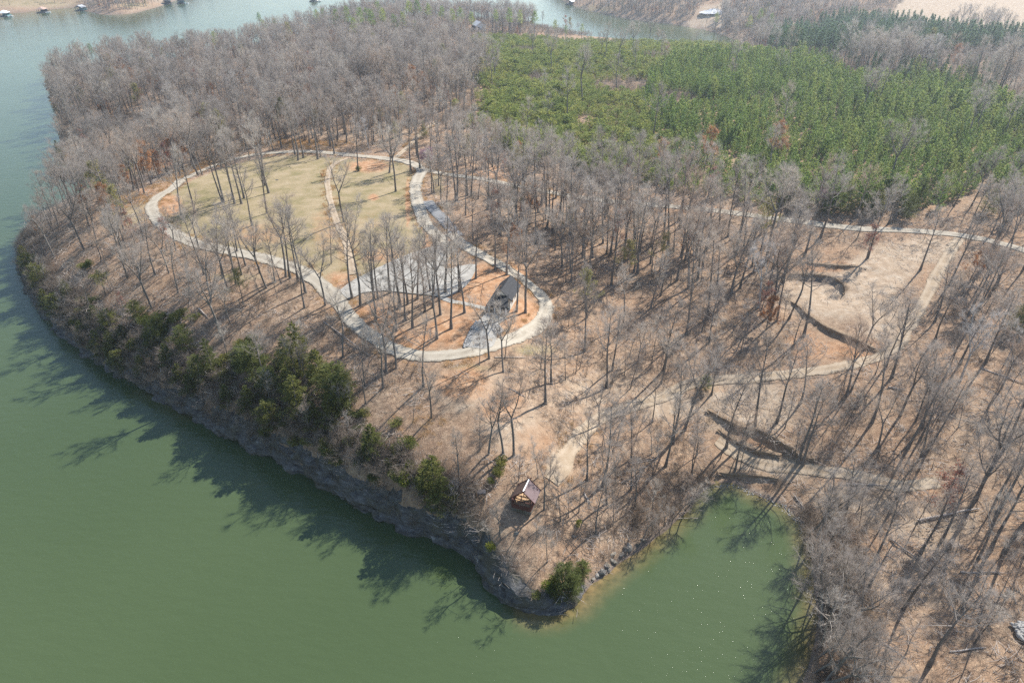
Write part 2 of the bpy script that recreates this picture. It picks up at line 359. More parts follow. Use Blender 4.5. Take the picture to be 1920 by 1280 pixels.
# ------------------------------------------------------------------ ground cover: grass / clay / pale soil
cover = np.zeros(X.shape + (3,)); wet_dark = np.zeros(X.shape)
def blob(ch, px, py, rx, ry, s=1.0, rot=0):
    c, q = math.cos(R(rot)), math.sin(R(rot)); dx, dy = PX - px, PY - py
    a = (dx * c + dy * q) / rx; b = (-dx * q + dy * c) / ry
    np.maximum(cover[..., ch], s * np.exp(-(a * a + b * b) ** 1.5), out=cover[..., ch])
def polyfill(ch, poly, s=1.0): cover[..., ch] = np.maximum(cover[..., ch], np.where(inpoly(PX, PY, poly), s, 0))
polyfill(0, MEADOW, 1.0)
for b in [(560,300,70,12),(250,385,40,22),(1000,655,50,14),(820,345,16,30),(440,520,60,10),(880,690,50,10),(230,410,50,25),(70,6,160,11),(250,10,40,8),(1110,20,60,12)]: blob(0, *b, .6)
for b in [(318,385,26,22,.9),(700,600,50,35,.9),(760,640,70,22,1),(850,620,55,30,1),(930,520,70,28,.95),(975,590,45,30,1),(880,560,60,30,.85),(765,380,5,55,.9),(800,470,10,30,.8),(640,525,40,22,.6),
          (690,312,50,14,.7),(660,455,30,60,.35),(560,268,70,7,.9),(370,312,60,7,.9,-25),(245,372,45,14,.95,-20),(640,460,16,50,.4),(930,325,40,14,.8),(720,480,60,20,.5),
          (870,720,60,40,.7),(940,760,60,45,.55),(1000,830,60,50,.4),(1545,500,60,12,.75),(1600,655,90,26,.6),(1510,650,50,40,.55),(1420,830,90,30,.45),(1690,170,30,8,1),(1150,560,80,80,.3),(900,380,60,20,.3),(1300,395,80,8,.6),(700,370,12,8,.7)]:
    blob(1, *b)
for b in [(480,440,90,28,.45),(610,430,40,60,.4),(700,420,50,40,.3)]: blob(1, *b)
for b in [(1560,555,110,50,.9),(1650,510,90,50,.9,-25),(1740,470,70,30,.8),(1400,760,110,70,.75),(1450,880,80,25,.9),(880,730,80,50,.7),(960,800,70,60,.6),(1050,870,25,35,1),(1120,740,120,60,.5),(1250,760,80,40,.6),(1600,950,120,60,.6),(1750,980,120,60,.55),
          (1700,1100,160,90,.45),(1850,820,100,120,.4),(1340,40,45,14,1),(1340,22,40,12,1),(1300,50,30,5,1),(1480,45,25,14,1),(1525,72,14,14,.9),(1615,82,10,14,1),(1400,20,20,10,.6),(1660,600,60,60,.7),(575,340,16,18,.8),(660,250,200,10,.4),
          (330,165,60,8,.6),(520,120,60,8,.6),(60,10,110,9,.5),(330,0,70,14,.5),(250,18,25,10,.4),(1880,130,40,60,.4),(1900,250,40,40,.5)]:
    blob(2, *b)
FIELD = [(1672,30),(1700,-5),(1720,-60),(2300,-60),(2300,84),(1990,76),(1900,66),(1800,52)]
polyfill(2, FIELD, 1.0)
np.maximum(cover[..., 1], np.where((RD < 1.6) & (RD > -3) & (Y < 250), .45 * fbm(X, Y, 5, 51), 0), out=cover[..., 1])
beach = np.clip(1 - LAND / 2.0, 0, 1) * (HC < 1.5) * (LAND > -3)
np.maximum(cover[..., 2], .9 * beach * fbm(X, Y, 3, 61), out=cover[..., 2])
wet_dark = np.clip(1 - (LAND - .2) / .8, 0, 1) * (HC < 1.5)
# darker brown patch in the dug pit by the pond clearing
wet_dark = np.maximum(wet_dark, np.exp(-(((PX - 1545) / 45) ** 2 + ((PY - 527) / 9) ** 2) ** 1.5))

def link(o, parent=None):
    COL.objects.link(o)
    if parent: o.parent = parent
    return o
def mesh(name, V, Fq, mats, smooth=False, mi=None):
    me = bpy.data.meshes.new(name)
    V = np.asarray(V, np.float32); me.vertices.add(len(V)); me.vertices.foreach_set('co', V.ravel())
    tot = np.array([len(f) for f in Fq]) if not isinstance(Fq, np.ndarray) else np.full(len(Fq), Fq.shape[1])
    idx = Fq.ravel() if isinstance(Fq, np.ndarray) else np.concatenate([np.asarray(f) for f in Fq])
    me.loops.add(len(idx)); me.loops.foreach_set('vertex_index', idx.astype(np.int32))
    me.polygons.add(len(tot)); me.polygons.foreach_set('loop_start', (np.cumsum(tot) - tot).astype(np.int32))
    me.polygons.foreach_set('loop_total', tot.astype(np.int32))
    for m in (mats if isinstance(mats, (list, tuple)) else [mats]): me.materials.append(m)
    if mi is not None: me.polygons.foreach_set('material_index', np.asarray(mi, np.int32))
    if smooth: me.polygons.foreach_set('use_smooth', np.ones(len(tot), bool))
    me.update(calc_edges=True); return me
def setp(o, label=None, cat=None, group=None, kind=None):
    if label: o['label'] = label
    if cat: o['category'] = cat
    if group: o['group'] = group
    if kind: o['kind'] = kind
    return o
def obj(name, me, parent=None, **k): return setp(link(bpy.data.objects.new(name, me), parent), **k)
def empty(name, loc, rz=0, **k):
    o = link(bpy.data.objects.new(name, None)); o.location = loc; o.rotation_euler = (0, 0, rz); o.empty_display_size = .5
    return setp(o, **k)

ny, nx = X.shape
VID = np.arange(nx * ny).reshape(ny, nx)
quads = np.stack([VID[:-1, :-1], VID[:-1, 1:], VID[1:, 1:], VID[1:, :-1]], -1).reshape(-1, 4)
V3 = np.stack([X, Y, Z], -1).reshape(-1, 3)
qc = lambda A: (A[:-1, :-1] + A[1:, 1:] + A[:-1, 1:] + A[1:, :-1]).ravel() / 4
qz, ql, qpx, qpy, qx, qy = qc(Z), qc(LAND), qc(PX), qc(PY), qc(X), qc(Y)
def sub(name, sel, m, attrs, **k):
    q = quads[sel]; u, inv = np.unique(q.ravel(), return_inverse=True)
    me = mesh(name, V3[u] if name != 'lake' else np.c_[V3[u][:, :2], np.zeros(len(u))], inv.reshape(-1, 4), m, True)
    for an, typ, A in attrs:
        a = me.attributes.new(an, typ, 'POINT')
        if typ == 'FLOAT_COLOR': a.data.foreach_set('color', np.c_[A.reshape(-1, 3)[u], np.ones(len(u))].astype(np.float32).ravel())
        else: a.data.foreach_set('value', A.ravel()[u].astype(np.float32))
    return obj(name, me, **k)
GA = [('cover', 'FLOAT_COLOR', cover), ('wet_dark', 'FLOAT', wet_dark)]
front = qy > 30
g_mead = inpoly(qpx, qpy, MEADOW) & front & (qy < 300)
g_field = inpoly(qpx, qpy, FIELD) & (qy > 500) & (qy < 3000)
g_farl = inpoly(qx, qy, farl) | (qy > 2500)
g_land = (qz > -2.6)
sub('meadow', g_mead & g_land, M['ground'], GA, label='dry tan and green meadow inside the pale loop road', cat='meadow', kind='structure')
sub('field', g_field & g_land & ~g_mead, M['ground'], GA, label='pale bare farm field beyond the far pines at the top corner', cat='field', kind='structure')
sub('far_shore', g_farl & g_land & ~g_field & ~g_mead, M['ground'], GA, label='pale far shore across the wide blue part of the lake', cat='shore', kind='structure')
sub('ground', g_land & ~g_mead & ~g_field & ~g_farl, M['ground'], GA, label='leaf covered wooded ground of the peninsula and the slopes round the cove', cat='ground', kind='structure')
gentle = np.clip(1 - np.maximum(-Dw, 0) / 4.5, 0, 1) ** 1.3 * np.where(HC < 2.7, 1, 0) * (Y < 130)
gentle = gentle * np.where(PX < 960, .35, 1) * (.5 + .5 * sstep(1330, 1120, PX) + .3 * (PX > 1340))
sub('lake', (ql < 6), M['water'], [('shallow', 'FLOAT', np.clip(gentle, 0, 1))], label='calm green lake water turning pale blue in the distance', cat='lake', kind='structure')

# ------------------------------------------------------------------ roads and pads
def ribbon(name, L, wd, m, lift, **k):
    n = len(L); tg = np.gradient(L, axis=0); tg /= np.linalg.norm(tg, axis=1)[:, None] + 1e-9; nr = np.c_[-tg[:, 1], tg[:, 0]]
    us = np.array([-1, -.66, -.33, 0, .33, .66, 1]); s = np.cumsum(np.r_[0, np.linalg.norm(np.diff(L, axis=0), axis=1)])
    V = []; A = []
    for k_, u in enumerate(us):
        jit = (vnoise(s, s * 0 + k_ * 9.1, 3.0, 71) - .5) * (.8 if abs(u) == 1 else .1)
        q = L + nr * ((u * wd / 2 + jit)[:, None] if hasattr(jit, 'shape') else u * wd / 2)
        V.append(np.c_[q, gz(q[:, 0], q[:, 1]) + lift - (.05 if abs(u) == 1 else 0)]); A.append(np.full(n, u))
    V = np.stack(V, 1).reshape(-1, 3); c = len(us); I = np.arange(n * c).reshape(n, c)
    q = np.stack([I[:-1, :-1], I[:-1, 1:], I[1:, 1:], I[1:, :-1]], -1).reshape(-1, 4)[:, ::-1]
    me = mesh(name, V, q, m, True); a = me.attributes.new('across', 'FLOAT', 'POINT'); a.data.foreach_set('value', np.stack(A, 1).ravel().astype(np.float32))
    return obj(name, me, **k)
for i, (n, wd, mt, lb, L) in enumerate(RL):
    ribbon(n, L, wd, M[mt], .10 + .012 * (len(RL) - i), label=lb, cat='road' if n != 'footpath' else 'path', kind='structure')
def pad(name, poly, m, lift, step=1.0, **k):
    P = pts(poly)[:, :2]; P = smoothline(np.vstack([P, P[:1]]), 1.5)
    bm = bmesh.new(); vs = [bm.verts.new((*p, 0)) for p in P[:-1]]; bm.faces.new(vs)
    for ax in (0, 1):
        lo, hi = P[:, ax].min(), P[:, ax].max()
        for c in np.arange(lo + step, hi, step * 1.2):
            co = [0, 0, 0]; co[ax] = c; no = [0, 0, 0]; no[ax] = 1
            bmesh.ops.bisect_plane(bm, geom=bm.verts[:] + bm.edges[:] + bm.faces[:], plane_co=co, plane_no=no)
    for v in bm.verts: v.co.z = float(gz(v.co.x, v.co.y)) + lift
    bm.normal_update()
    if sum(f.normal.z for f in bm.faces) < 0: bmesh.ops.reverse_faces(bm, faces=bm.faces[:])
    me = bpy.data.meshes.new(name); bm.to_mesh(me); bm.free(); me.materials.append(m)
    return obj(name, me, **k)
pad('gravel_pad', [(636,546),(665,525),(700,507),(755,482),(800,466),(826,462),(838,480),(834,505),(862,500),(893,497),(880,530),(855,550),(830,558),(780,552),(720,546),(680,550),(655,562)], M['gravel_grey'], .24,
    label='wide grey gravel parking pad between the meadow and the clay yard', cat='parking pad', kind='structure')
pad('house_apron', [(873,652),(884,622),(900,600),(915,588),(940,590),(950,598),(932,612),(930,640),(915,655)], M['gravel_grey'], .26, label='grey gravel apron fanning out below the dark roofed house', cat='driveway', kind='structure')
pad('gravel_patch', [(1036,880),(1048,858),(1068,850),(1076,868),(1066,892),(1046,906)], M['dirt'], .30, label='pale gravel patch in the woods behind the red brown pavilion', cat='gravel', kind='structure')

def cut_bank(P, h, label):
    n = len(P); tg = np.gradient(P, axis=0); tg /= np.linalg.norm(tg, axis=1)[:, None] + 1e-9; nr = np.c_[tg[:, 1], -tg[:, 0]]     # towards the low side
    al = np.cumsum(np.r_[0, np.linalg.norm(np.diff(P, axis=0), axis=1)]); e = np.clip(np.minimum(al, al[-1] - al) / 3, 0, 1)
    j = (fbm(al, al * 0 + h * 50, 1.7, 211) - .5) * .6; V = []
    up = P - nr * 1.5; lo = P + nr * 1.5; zu = gz(up[:, 0], up[:, 1]) + .05; zl = gz(lo[:, 0], lo[:, 1]); zl = np.minimum(zl, zu)
    for off, f, ra in ((-1.5, 0, 0), (-.05, -.03, 1), (.15, .12, 1), (.0, .5, .8), (.2, .85, .7), (.45, 1.05, .5)):
        V.append(np.c_[P + nr * (off + j * ra)[:, None] if hasattr(ra, 'shape') else P + nr * (off + j * ra)[:, None], zu + (zl - zu) * f * e - (1 - e) * .3 + (.08 if f else -.1) * e])
    V = np.stack(V, 1); I = np.arange(V.shape[0] * V.shape[1]).reshape(V.shape[:2])
    Q = np.stack([I[:-1, :-1], I[:-1, 1:], I[1:, 1:], I[1:, :-1]], -1).reshape(-1, 4)[:, ::-1]
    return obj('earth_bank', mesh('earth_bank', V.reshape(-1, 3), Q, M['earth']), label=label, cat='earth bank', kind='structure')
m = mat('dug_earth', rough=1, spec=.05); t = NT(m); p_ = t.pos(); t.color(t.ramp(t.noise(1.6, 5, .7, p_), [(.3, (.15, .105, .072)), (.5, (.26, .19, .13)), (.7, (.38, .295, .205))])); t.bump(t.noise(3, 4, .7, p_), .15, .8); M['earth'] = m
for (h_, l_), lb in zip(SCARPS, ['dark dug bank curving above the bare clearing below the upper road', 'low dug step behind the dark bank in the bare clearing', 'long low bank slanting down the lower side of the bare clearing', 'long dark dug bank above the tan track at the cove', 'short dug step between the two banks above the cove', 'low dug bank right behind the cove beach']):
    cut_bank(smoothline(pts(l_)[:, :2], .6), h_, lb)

# ------------------------------------------------------------------ cliff along the lake side
def cliff():
    k0, k1 = 12, 37
    P = smoothline(np.array(shore[k0:k1]), .7); n = len(P)
    s = np.linspace(0, 1, n); hh = np.interp(np.arange(n), np.linspace(0, n - 1, k1 - k0), hcl[k0:k1]) * 1.0
    d, i, t, _ = segdist(P[:, 0], P[:, 1], shore[k0:k1]); t = np.clip(t, 0, 1); hc = hcl[k0:k1]; hh = hc[i] * (1 - t) + hc[np.minimum(i + 1, len(hc) - 1)] * t
    tg = np.gradient(P, axis=0); tg /= np.linalg.norm(tg, axis=1)[:, None]; nr = np.c_[tg[:, 1], -tg[:, 0]]
    c = (P[n // 2] + nr[n // 2] * 3)[None]
    if inpoly(c[:, 0], c[:, 1], shore)[0]: nr = -nr
    rows = 24; V = []
    al = np.cumsum(np.r_[0, np.linalg.norm(np.diff(P, axis=0), axis=1)])
    for r in range(rows):
        f = r / (rows - 1); z = -.8 + f * (hh + 1.1)
        lay = np.floor(z * 1.1 + al * .02 + fbm(al, al * 0, 9, 81) * 2)
        off = .9 - 2.0 * f ** 1.4 + 1.5 * (hash2(lay, np.floor(al / 2.6 + lay * .37), 91) - .45) + 1.6 * (fbm(al, z * 2, 5, 83, 3) - .5) + .5 * (vnoise(al, z, .9, 85) - .5)
        V.append(np.c_[P + nr * off[:, None], z + .35 * (vnoise(al, z, 1.2, 87) - .5)])
    q = V[-1].copy(); q[:, :2] -= nr * 2.2; q[:, 2] = gz(q[:, 0], q[:, 1]) - .15; V.append(q)
    V = np.stack(V, 1); I = np.arange(V.shape[0] * V.shape[1]).reshape(V.shape[:2])
    Q = np.stack([I[:-1, :-1], I[1:, :-1], I[1:, 1:], I[:-1, 1:]], -1).reshape(-1, 4)
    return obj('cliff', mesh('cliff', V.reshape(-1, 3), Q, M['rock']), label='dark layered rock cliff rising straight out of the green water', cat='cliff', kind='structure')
cliff()
print('setting', round(time.time() - T0, 1))

# ------------------------------------------------------------------ geometry builder for plants
class GB:
    def __init__(s): s.v = []; s.f = []; s.n = 0; s.m = []
    def tube(s, P, rad, sides, m=0):
        P = np.asarray(P, float); k = len(P)
        T = np.gradient(P, axis=0); T /= np.linalg.norm(T, axis=1)[:, None] + 1e-9
        a = np.cross(T[0], (0.31, .95, .05)); a /= np.linalg.norm(a) + 1e-9
        ang = np.arange(sides) * 2 * math.pi / sides; rings = []
        for j in range(k):
            a = a - T[j] * a.dot(T[j]); a /= np.linalg.norm(a) + 1e-9; b = np.cross(T[j], a)
            rings.append(P[j] + rad[j] * (np.cos(ang)[:, None] * a + np.sin(ang)[:, None] * b))
        s.v.append(np.concatenate(rings)); o = s.n
        for j in range(k - 1):
            for i in range(sides):
                i2 = (i + 1) % sides
                s.f.append((o + j * sides + i, o + j * sides + i2, o + (j + 1) * sides + i2, o + (j + 1) * sides + i)); s.m.append(m)
        s.f.append(tuple(o + (k - 1) * sides + i for i in range(sides))); s.m.append(m)
        s.n += k * sides
    def tris(s, A, B, C, m=0):
        A, B, C = (np.asarray(q, float).reshape(-1, 3) for q in (A, B, C)); n = len(A)
        s.v.append(np.stack([A, B, C], 1).reshape(-1, 3))
        s.f += [(s.n + 3 * i, s.n + 3 * i + 1, s.n + 3 * i + 2) for i in range(n)]; s.m += [m] * n; s.n += 3 * n
    def build(s, name, mats, smooth=False): return mesh(name, np.concatenate(s.v), s.f, mats, smooth, s.m)
    def add(s, o, moff=0):
        s.v += o.v; s.f += [tuple(i + s.n for i in f) for f in o.f]; s.m += [i + moff for i in o.m]; s.n += o.n
def unit(v): v = np.asarray(v, float); return v / (np.linalg.norm(v, axis=-1, keepdims=True) + 1e-9)
def slivers(g, base, d, L, wd, rs, m=0, flat=0.):
    n = len(base); side = unit(np.cross(d, rs.normal(size=(n, 3)) * (1 - flat) + np.array([0, 0, 2.2]) * flat)); L = np.asarray(L).reshape(-1, 1); wd = np.asarray(wd).reshape(-1, 1)
    g.tris(base - side * wd / 2, base + side * wd / 2, base + d * L, m)

def bare_tree(seed, H=20., crown=.5, spread=.26, forks=1, lean=.03, dense=1.0, r0=None, leafy=0):
    rs = np.random.default_rng(seed); tr = GB(); cr = GB()
    r0 = r0 or H * .0145
    def path(p, d, L, n, wob, up):
        P = [np.array(p, float)]; d = unit(d); st = L / n
        for _ in range(n):
            d = unit(d + rs.normal(size=3) * wob + np.array([0, 0, up])); P.append(P[-1] + d * st)
        return np.array(P), d
    hf = H * (crown + rs.uniform(-.06, .06)) if forks > 1 else H * .93
    P, d = path((0, 0, -.4), (rs.normal() * lean, rs.normal() * lean, 1), hf, 7, .035, .03)
    rt = .16 if forks == 1 else .72
    rad = r0 * (1 - (1 - rt) * np.linspace(0, 1, len(P))); rad[0] *= 1.5
    tr.tube(P, rad, 7)
    leaders = []
    if forks == 1:
        leaders.append((P, rad, crown, 1.0))
    else:
        a0 = rs.uniform(0, 6.28)
        for k in range(forks):
            a = a0 + k * 6.28 / forks + rs.uniform(-.4, .4); tilt = rs.uniform(.3, .65)
            Q, _ = path(P[-1], (math.cos(a) * tilt, math.sin(a) * tilt, 1), (H - hf) * rs.uniform(.85, 1.05), 6, .07, .07)
            rr = r0 * .62 * (1 - .85 * np.linspace(0, 1, len(Q))); tr.tube(Q, rr, 5); leaders.append((Q, rr, .12, .8))
    for Q, rr, c0, sc in leaders:
        nl = int((17 if forks == 1 else 10) * dense)
        for k in range(nl):
            t = c0 + (1 - c0) * (k + rs.uniform(.1, .9)) / nl; t = min(t, .98)
            x = t * (len(Q) - 1); i = min(int(x), len(Q) - 2); f = x - i
            p = Q[i] * (1 - f) + Q[i + 1] * f; r = rr[i] * (1 - f) + rr[i + 1] * f
            rel = (t - c0) / (1 - c0); L = H * spread * sc * (1.15 - .75 * rel) * rs.uniform(.6, 1.15)
            a = k * 2.4 + rs.uniform(-.6, .6); el = rs.uniform(.2, .7) + .5 * rel
            B, _ = path(p, (math.cos(a) * math.cos(el), math.sin(a) * math.cos(el), math.sin(el)), L, 4, .14, .10)
            br = min(r * .65, L * .023) * (1 - .8 * np.linspace(0, 1, len(B))); cr.tube(B, br, 4)
            for q in range(int(6 * dense) + 1):
                u = rs.uniform(.25, 1.0); x2 = u * (len(B) - 1); j = min(int(x2), len(B) - 2); g = x2 - j
                p2 = B[j] * (1 - g) + B[j + 1] * g; dd = unit(B[j + 1] - B[j])
                d2 = unit(dd + unit(rs.normal(size=3)) * .75 + np.array([0, 0, .15])); L2 = L * rs.uniform(.28, .5) * (1.15 - .5 * u)
                S, _ = path(p2, d2, L2, 2, .15, .08); cr.tube(S, [.028, .02, .008], 3)
                nt = 6; uu = rs.uniform(.1, 1, nt); b3 = np.where(uu[:, None] < .5, S[0] + (S[1] - S[0]) * uu[:, None] * 2, S[1] + (S[2] - S[1]) * (uu[:, None] - .5) * 2)
                d3 = unit(unit(S[2] - S[0]) + unit(rs.normal(size=(nt, 3))) * .8 + np.array([0, 0, .15])); L3 = rs.uniform(.6, 1.5, nt)
                slivers(cr, b3, d3, L3, np.full(nt, .031), rs)
                b4 = np.repeat(b3, 3, 0) + np.repeat(d3 * L3[:, None], 3, 0) * rs.uniform(.15, .95, (nt * 3, 1))
                d4 = unit(np.repeat(d3, 3, 0) + unit(rs.normal(size=(nt * 3, 3))) * .9 + np.array([0, 0, .1]))
                slivers(cr, b4, d4, rs.uniform(.35, .9, nt * 3), np.full(nt * 3, .022), rs)
                if leafy:
                    nl_ = leafy; b5 = b4[rs.integers(0, len(b4), nl_)] + rs.normal(size=(nl_, 3)) * .2
                    slivers(cr, b5, unit(rs.normal(size=(nl_, 3))), np.full(nl_, .3), np.full(nl_, .26), rs, 1)
    return tr, cr

def conifer(seed, H=8., rad=2.2, base=.1, n=34, droop=.1, tri=26, tl=.55, tw=.26, conic=1.0):
    rs = np.random.default_rng(seed); tr = GB(); cr = GB()
    P = np.array([[0, 0, -.4], [rs.normal() * .05, rs.normal() * .05, H * .5], [rs.normal() * .1, rs.normal() * .1, H * .97]])
    tr.tube(P, [H * .018, H * .012, .02], 6)
    for k in range(n):
        t = base + (1 - base) * ((k + rs.uniform()) / n) ** .9; z = H * t
        prof = (1 - t) ** .8 if conic > .5 else math.sin(min(1, (1 - t) * 1.6 + .15) * math.pi / 2)
        L = rad * (prof * rs.uniform(.6, 1.15) + .08); a = k * 2.4 + rs.uniform(-.5, .5)
        d = unit((math.cos(a), math.sin(a), rs.uniform(-.15, .35) - droop + .5 * t)); m_ = max(6, int(tri * (.35 + prof)))
        u = rs.uniform(.15, 1, m_) ** .7; b = np.array([0, 0, z]) + d * (u * L)[:, None] + rs.normal(size=(m_, 3)) * .12 * L * np.array([1, 1, .6])
        dd = unit(d + rs.normal(size=(m_, 3)) * .55 + np.array([0, 0, .18])); sz = rs.uniform(.6, 1.2, m_)
        slivers(cr, b, dd, tl * sz, tw * sz, rs, flat=.72)
    slivers(cr, np.array([[0, 0, H * .9]] * 5), unit(rs.normal(size=(5, 3)) * .3 + (0, 0, 1)), np.full(5, H * .1), np.full(5, tw), rs)
    return tr, cr
def shrub(seed, r=1.2, n=700, tl=.24, tw=.12):
    rs = np.random.default_rng(seed); cr = GB()
    cen = unit(rs.normal(size=(9, 3))) * r * .55 * np.array([1, 1, .6]) + (0, 0, r * .65)
    k = rs.integers(0, 9, n); b = cen[k] + unit(rs.normal(size=(n, 3))) * r * .42 * rs.uniform(.6, 1, (n, 1)); b[:, 2] = np.maximum(b[:, 2], .02)
    slivers(cr, b, unit(b - cen[k] + rs.normal(size=(n, 3)) * .3), rs.uniform(.6, 1.2, n) * tl, np.full(n, tw), rs)
    return cr
def bare_bush(seed, r=1.6, stems=9):
    rs = np.random.default_rng(seed); g = GB()
    a = rs.uniform(0, 6.28, stems); d = unit(np.c_[np.cos(a) * .6, np.sin(a) * .6, rs.uniform(.4, 1.2, stems)]); L = r * rs.uniform(.7, 1.3, stems)
    slivers(g, np.zeros((stems, 3)) - (0, 0, .1), d, L, np.full(stems, .05), rs)
    for lev, (m, ln, wd) in enumerate(((6, .55, .03), (5, .32, .022))):
        b = np.repeat(d * 0, 1, 0) if lev else None
        if lev == 0: b0, d0, L0 = np.zeros((stems, 3)), d, L
        b = np.repeat(b0, m, 0) + np.repeat(d0 * L0[:, None], m, 0) * rs.uniform(.2, .95, (len(b0) * m, 1))
        dn = unit(np.repeat(d0, m, 0) + unit(rs.normal(size=(len(b), 3))) * .8); Ln = r * ln * rs.uniform(.6, 1.2, len(b))
        slivers(g, b, dn, Ln, np.full(len(b), wd), rs); b0, d0, L0 = b, dn, Ln
    return g
def branch_litter(seed):
    rs = np.random.default_rng(seed); g = GB(); n = 16
    b = np.c_[rs.normal(size=(n, 2)) * 1.6, rs.uniform(.02, .2, n)]; a = rs.uniform(0, 6.28) + rs.normal(size=n) * .8
    L = rs.uniform(.5, 2.6, n)
    for k in range(n):
        e = b[k] + np.array([math.cos(a[k]), math.sin(a[k]), rs.uniform(-.05, .22)]) * L[k]
        g.tube([b[k], (b[k] + e) / 2 + rs.normal(size=3) * .06, e], [.05, .04, .015], 3)
    return g

# source meshes ----------------------------------------------------------------
SRC = bpy.data.collections.new('plant_sources')            # not linked: only a library for the scattered masses
class Kind:
    """one plant form: separate trunk/crown meshes for single plants, a joined one for scattered masses"""
    def __init__(s, key, tr, cr, mt, mc):
        mc = mc if isinstance(mc, list) else [mc]
        s.key = key
        s.trunk = tr.build('trunk', [M[mt]], True) if tr else None
        s.crown = cr.build('crown', [M[c] for c in mc])
        j = GB()
        if tr: j.add(tr)
        j.add(cr, 1 if tr else 0)
        s.join = j.build(key, ([M[mt]] if tr else []) + [M[c] for c in mc])
        s.src = bpy.data.objects.new(key, s.join)
K = {}
def reg(key, tr, cr, mt, mc): K[key] = Kind(key, tr, cr, mt, mc)
for i in range(5): reg(f'tall{i}', *bare_tree(100 + i, 20 + i * .6, crown=.46 + .05 * (i % 3), spread=.25 + .02 * i), 'bark', 'twig')
for i in range(4): reg(f'fork{i}', *bare_tree(200 + i, 19 + i, crown=.42 + .04 * i, spread=.31, forks=2 + i % 2, lean=.08, dense=1.0), 'bark', 'twig')
for i in range(2): reg(f'slim{i}', *bare_tree(300 + i, 13, crown=.35, spread=.2, dense=.7, r0=.115), 'bark', 'twig')
reg('white0', *bare_tree(400, 18, crown=.45, spread=.26, forks=3, dense=.9), 'pale_bark', 'pale_twig')
reg('russet0', *bare_tree(410, 14, crown=.2, spread=.3, dense=.9, leafy=26), 'bark', ['twig', 'russet'])
reg('budding0', *bare_tree(420, 16, crown=.35, spread=.26, dense=.9, leafy=16), 'bark', ['twig', 'budgreen'])
reg('redbud0', *bare_tree(430, 8, crown=.25, spread=.4, forks=3, dense=.8, leafy=14), 'bark', ['twig', 'redbud'])
reg('maple0', *bare_tree(440, 13, crown=.3, spread=.28, dense=.8, leafy=12), 'bark', ['twig', 'maple'])
for i in range(3): reg(f'cedar{i}', *conifer(500 + i, 8 + i, 2.9 + .2 * i, .05, 56, .1, 78, .38, .16, conic=.2 if i == 1 else 1), 'bark', 'cedar')
for i in range(4): reg(f'young{i}', None, conifer(520 + i, 6.4, 1.65, .04, 34, -.1, 34, .46, .2)[1], 'bark', 'pine')
for i in range(3): reg(f'low{i}', None, conifer(530 + i, 3.8, 1.8, .02, 26, -.1, 30, .42, .22, conic=0)[1], 'bark', 'pine_low')
for i in range(3): reg(f'farpine{i}', *conifer(540 + i, 17, 3.2, .3, 40, 0, 22, 1.1, .5), 'bark', 'pine_far')
for i in range(2): reg(f'oldpine{i}', *conifer(550 + i, 19, 3.6, .5, 34, 0, 30, .8, .32, conic=0), 'bark', 'pine')
for i in range(2): reg(f'lime{i}', None, shrub(560 + i, 1.2), 'bark', 'lime')
for i in range(2): reg(f'olive{i}', None, shrub(570 + i, 1.3, 900), 'bark', 'cedar')
for i in range(4): reg(f'bush{i}', None, bare_bush(580 + i), 'bark', 'brush')
for i in range(4): reg(f'litter{i}', None, branch_litter(590 + i), 'bark', 'dead')
def tuft(seed):
    rs = np.random.default_rng(seed); g = GB(); n = 60; b = np.c_[rs.normal(size=(n, 2)) * .35, np.zeros(n)]
    slivers(g, b, unit(rs.normal(size=(n, 3)) * .45 + (0, 0, 1)), rs.uniform(.3, .7, n), np.full(n, .05), rs); return g
for i in range(2): reg(f'tuft{i}', None, tuft(600 + i), 'bark', 'drygrass')
print('kinds', round(time.time() - T0, 1))

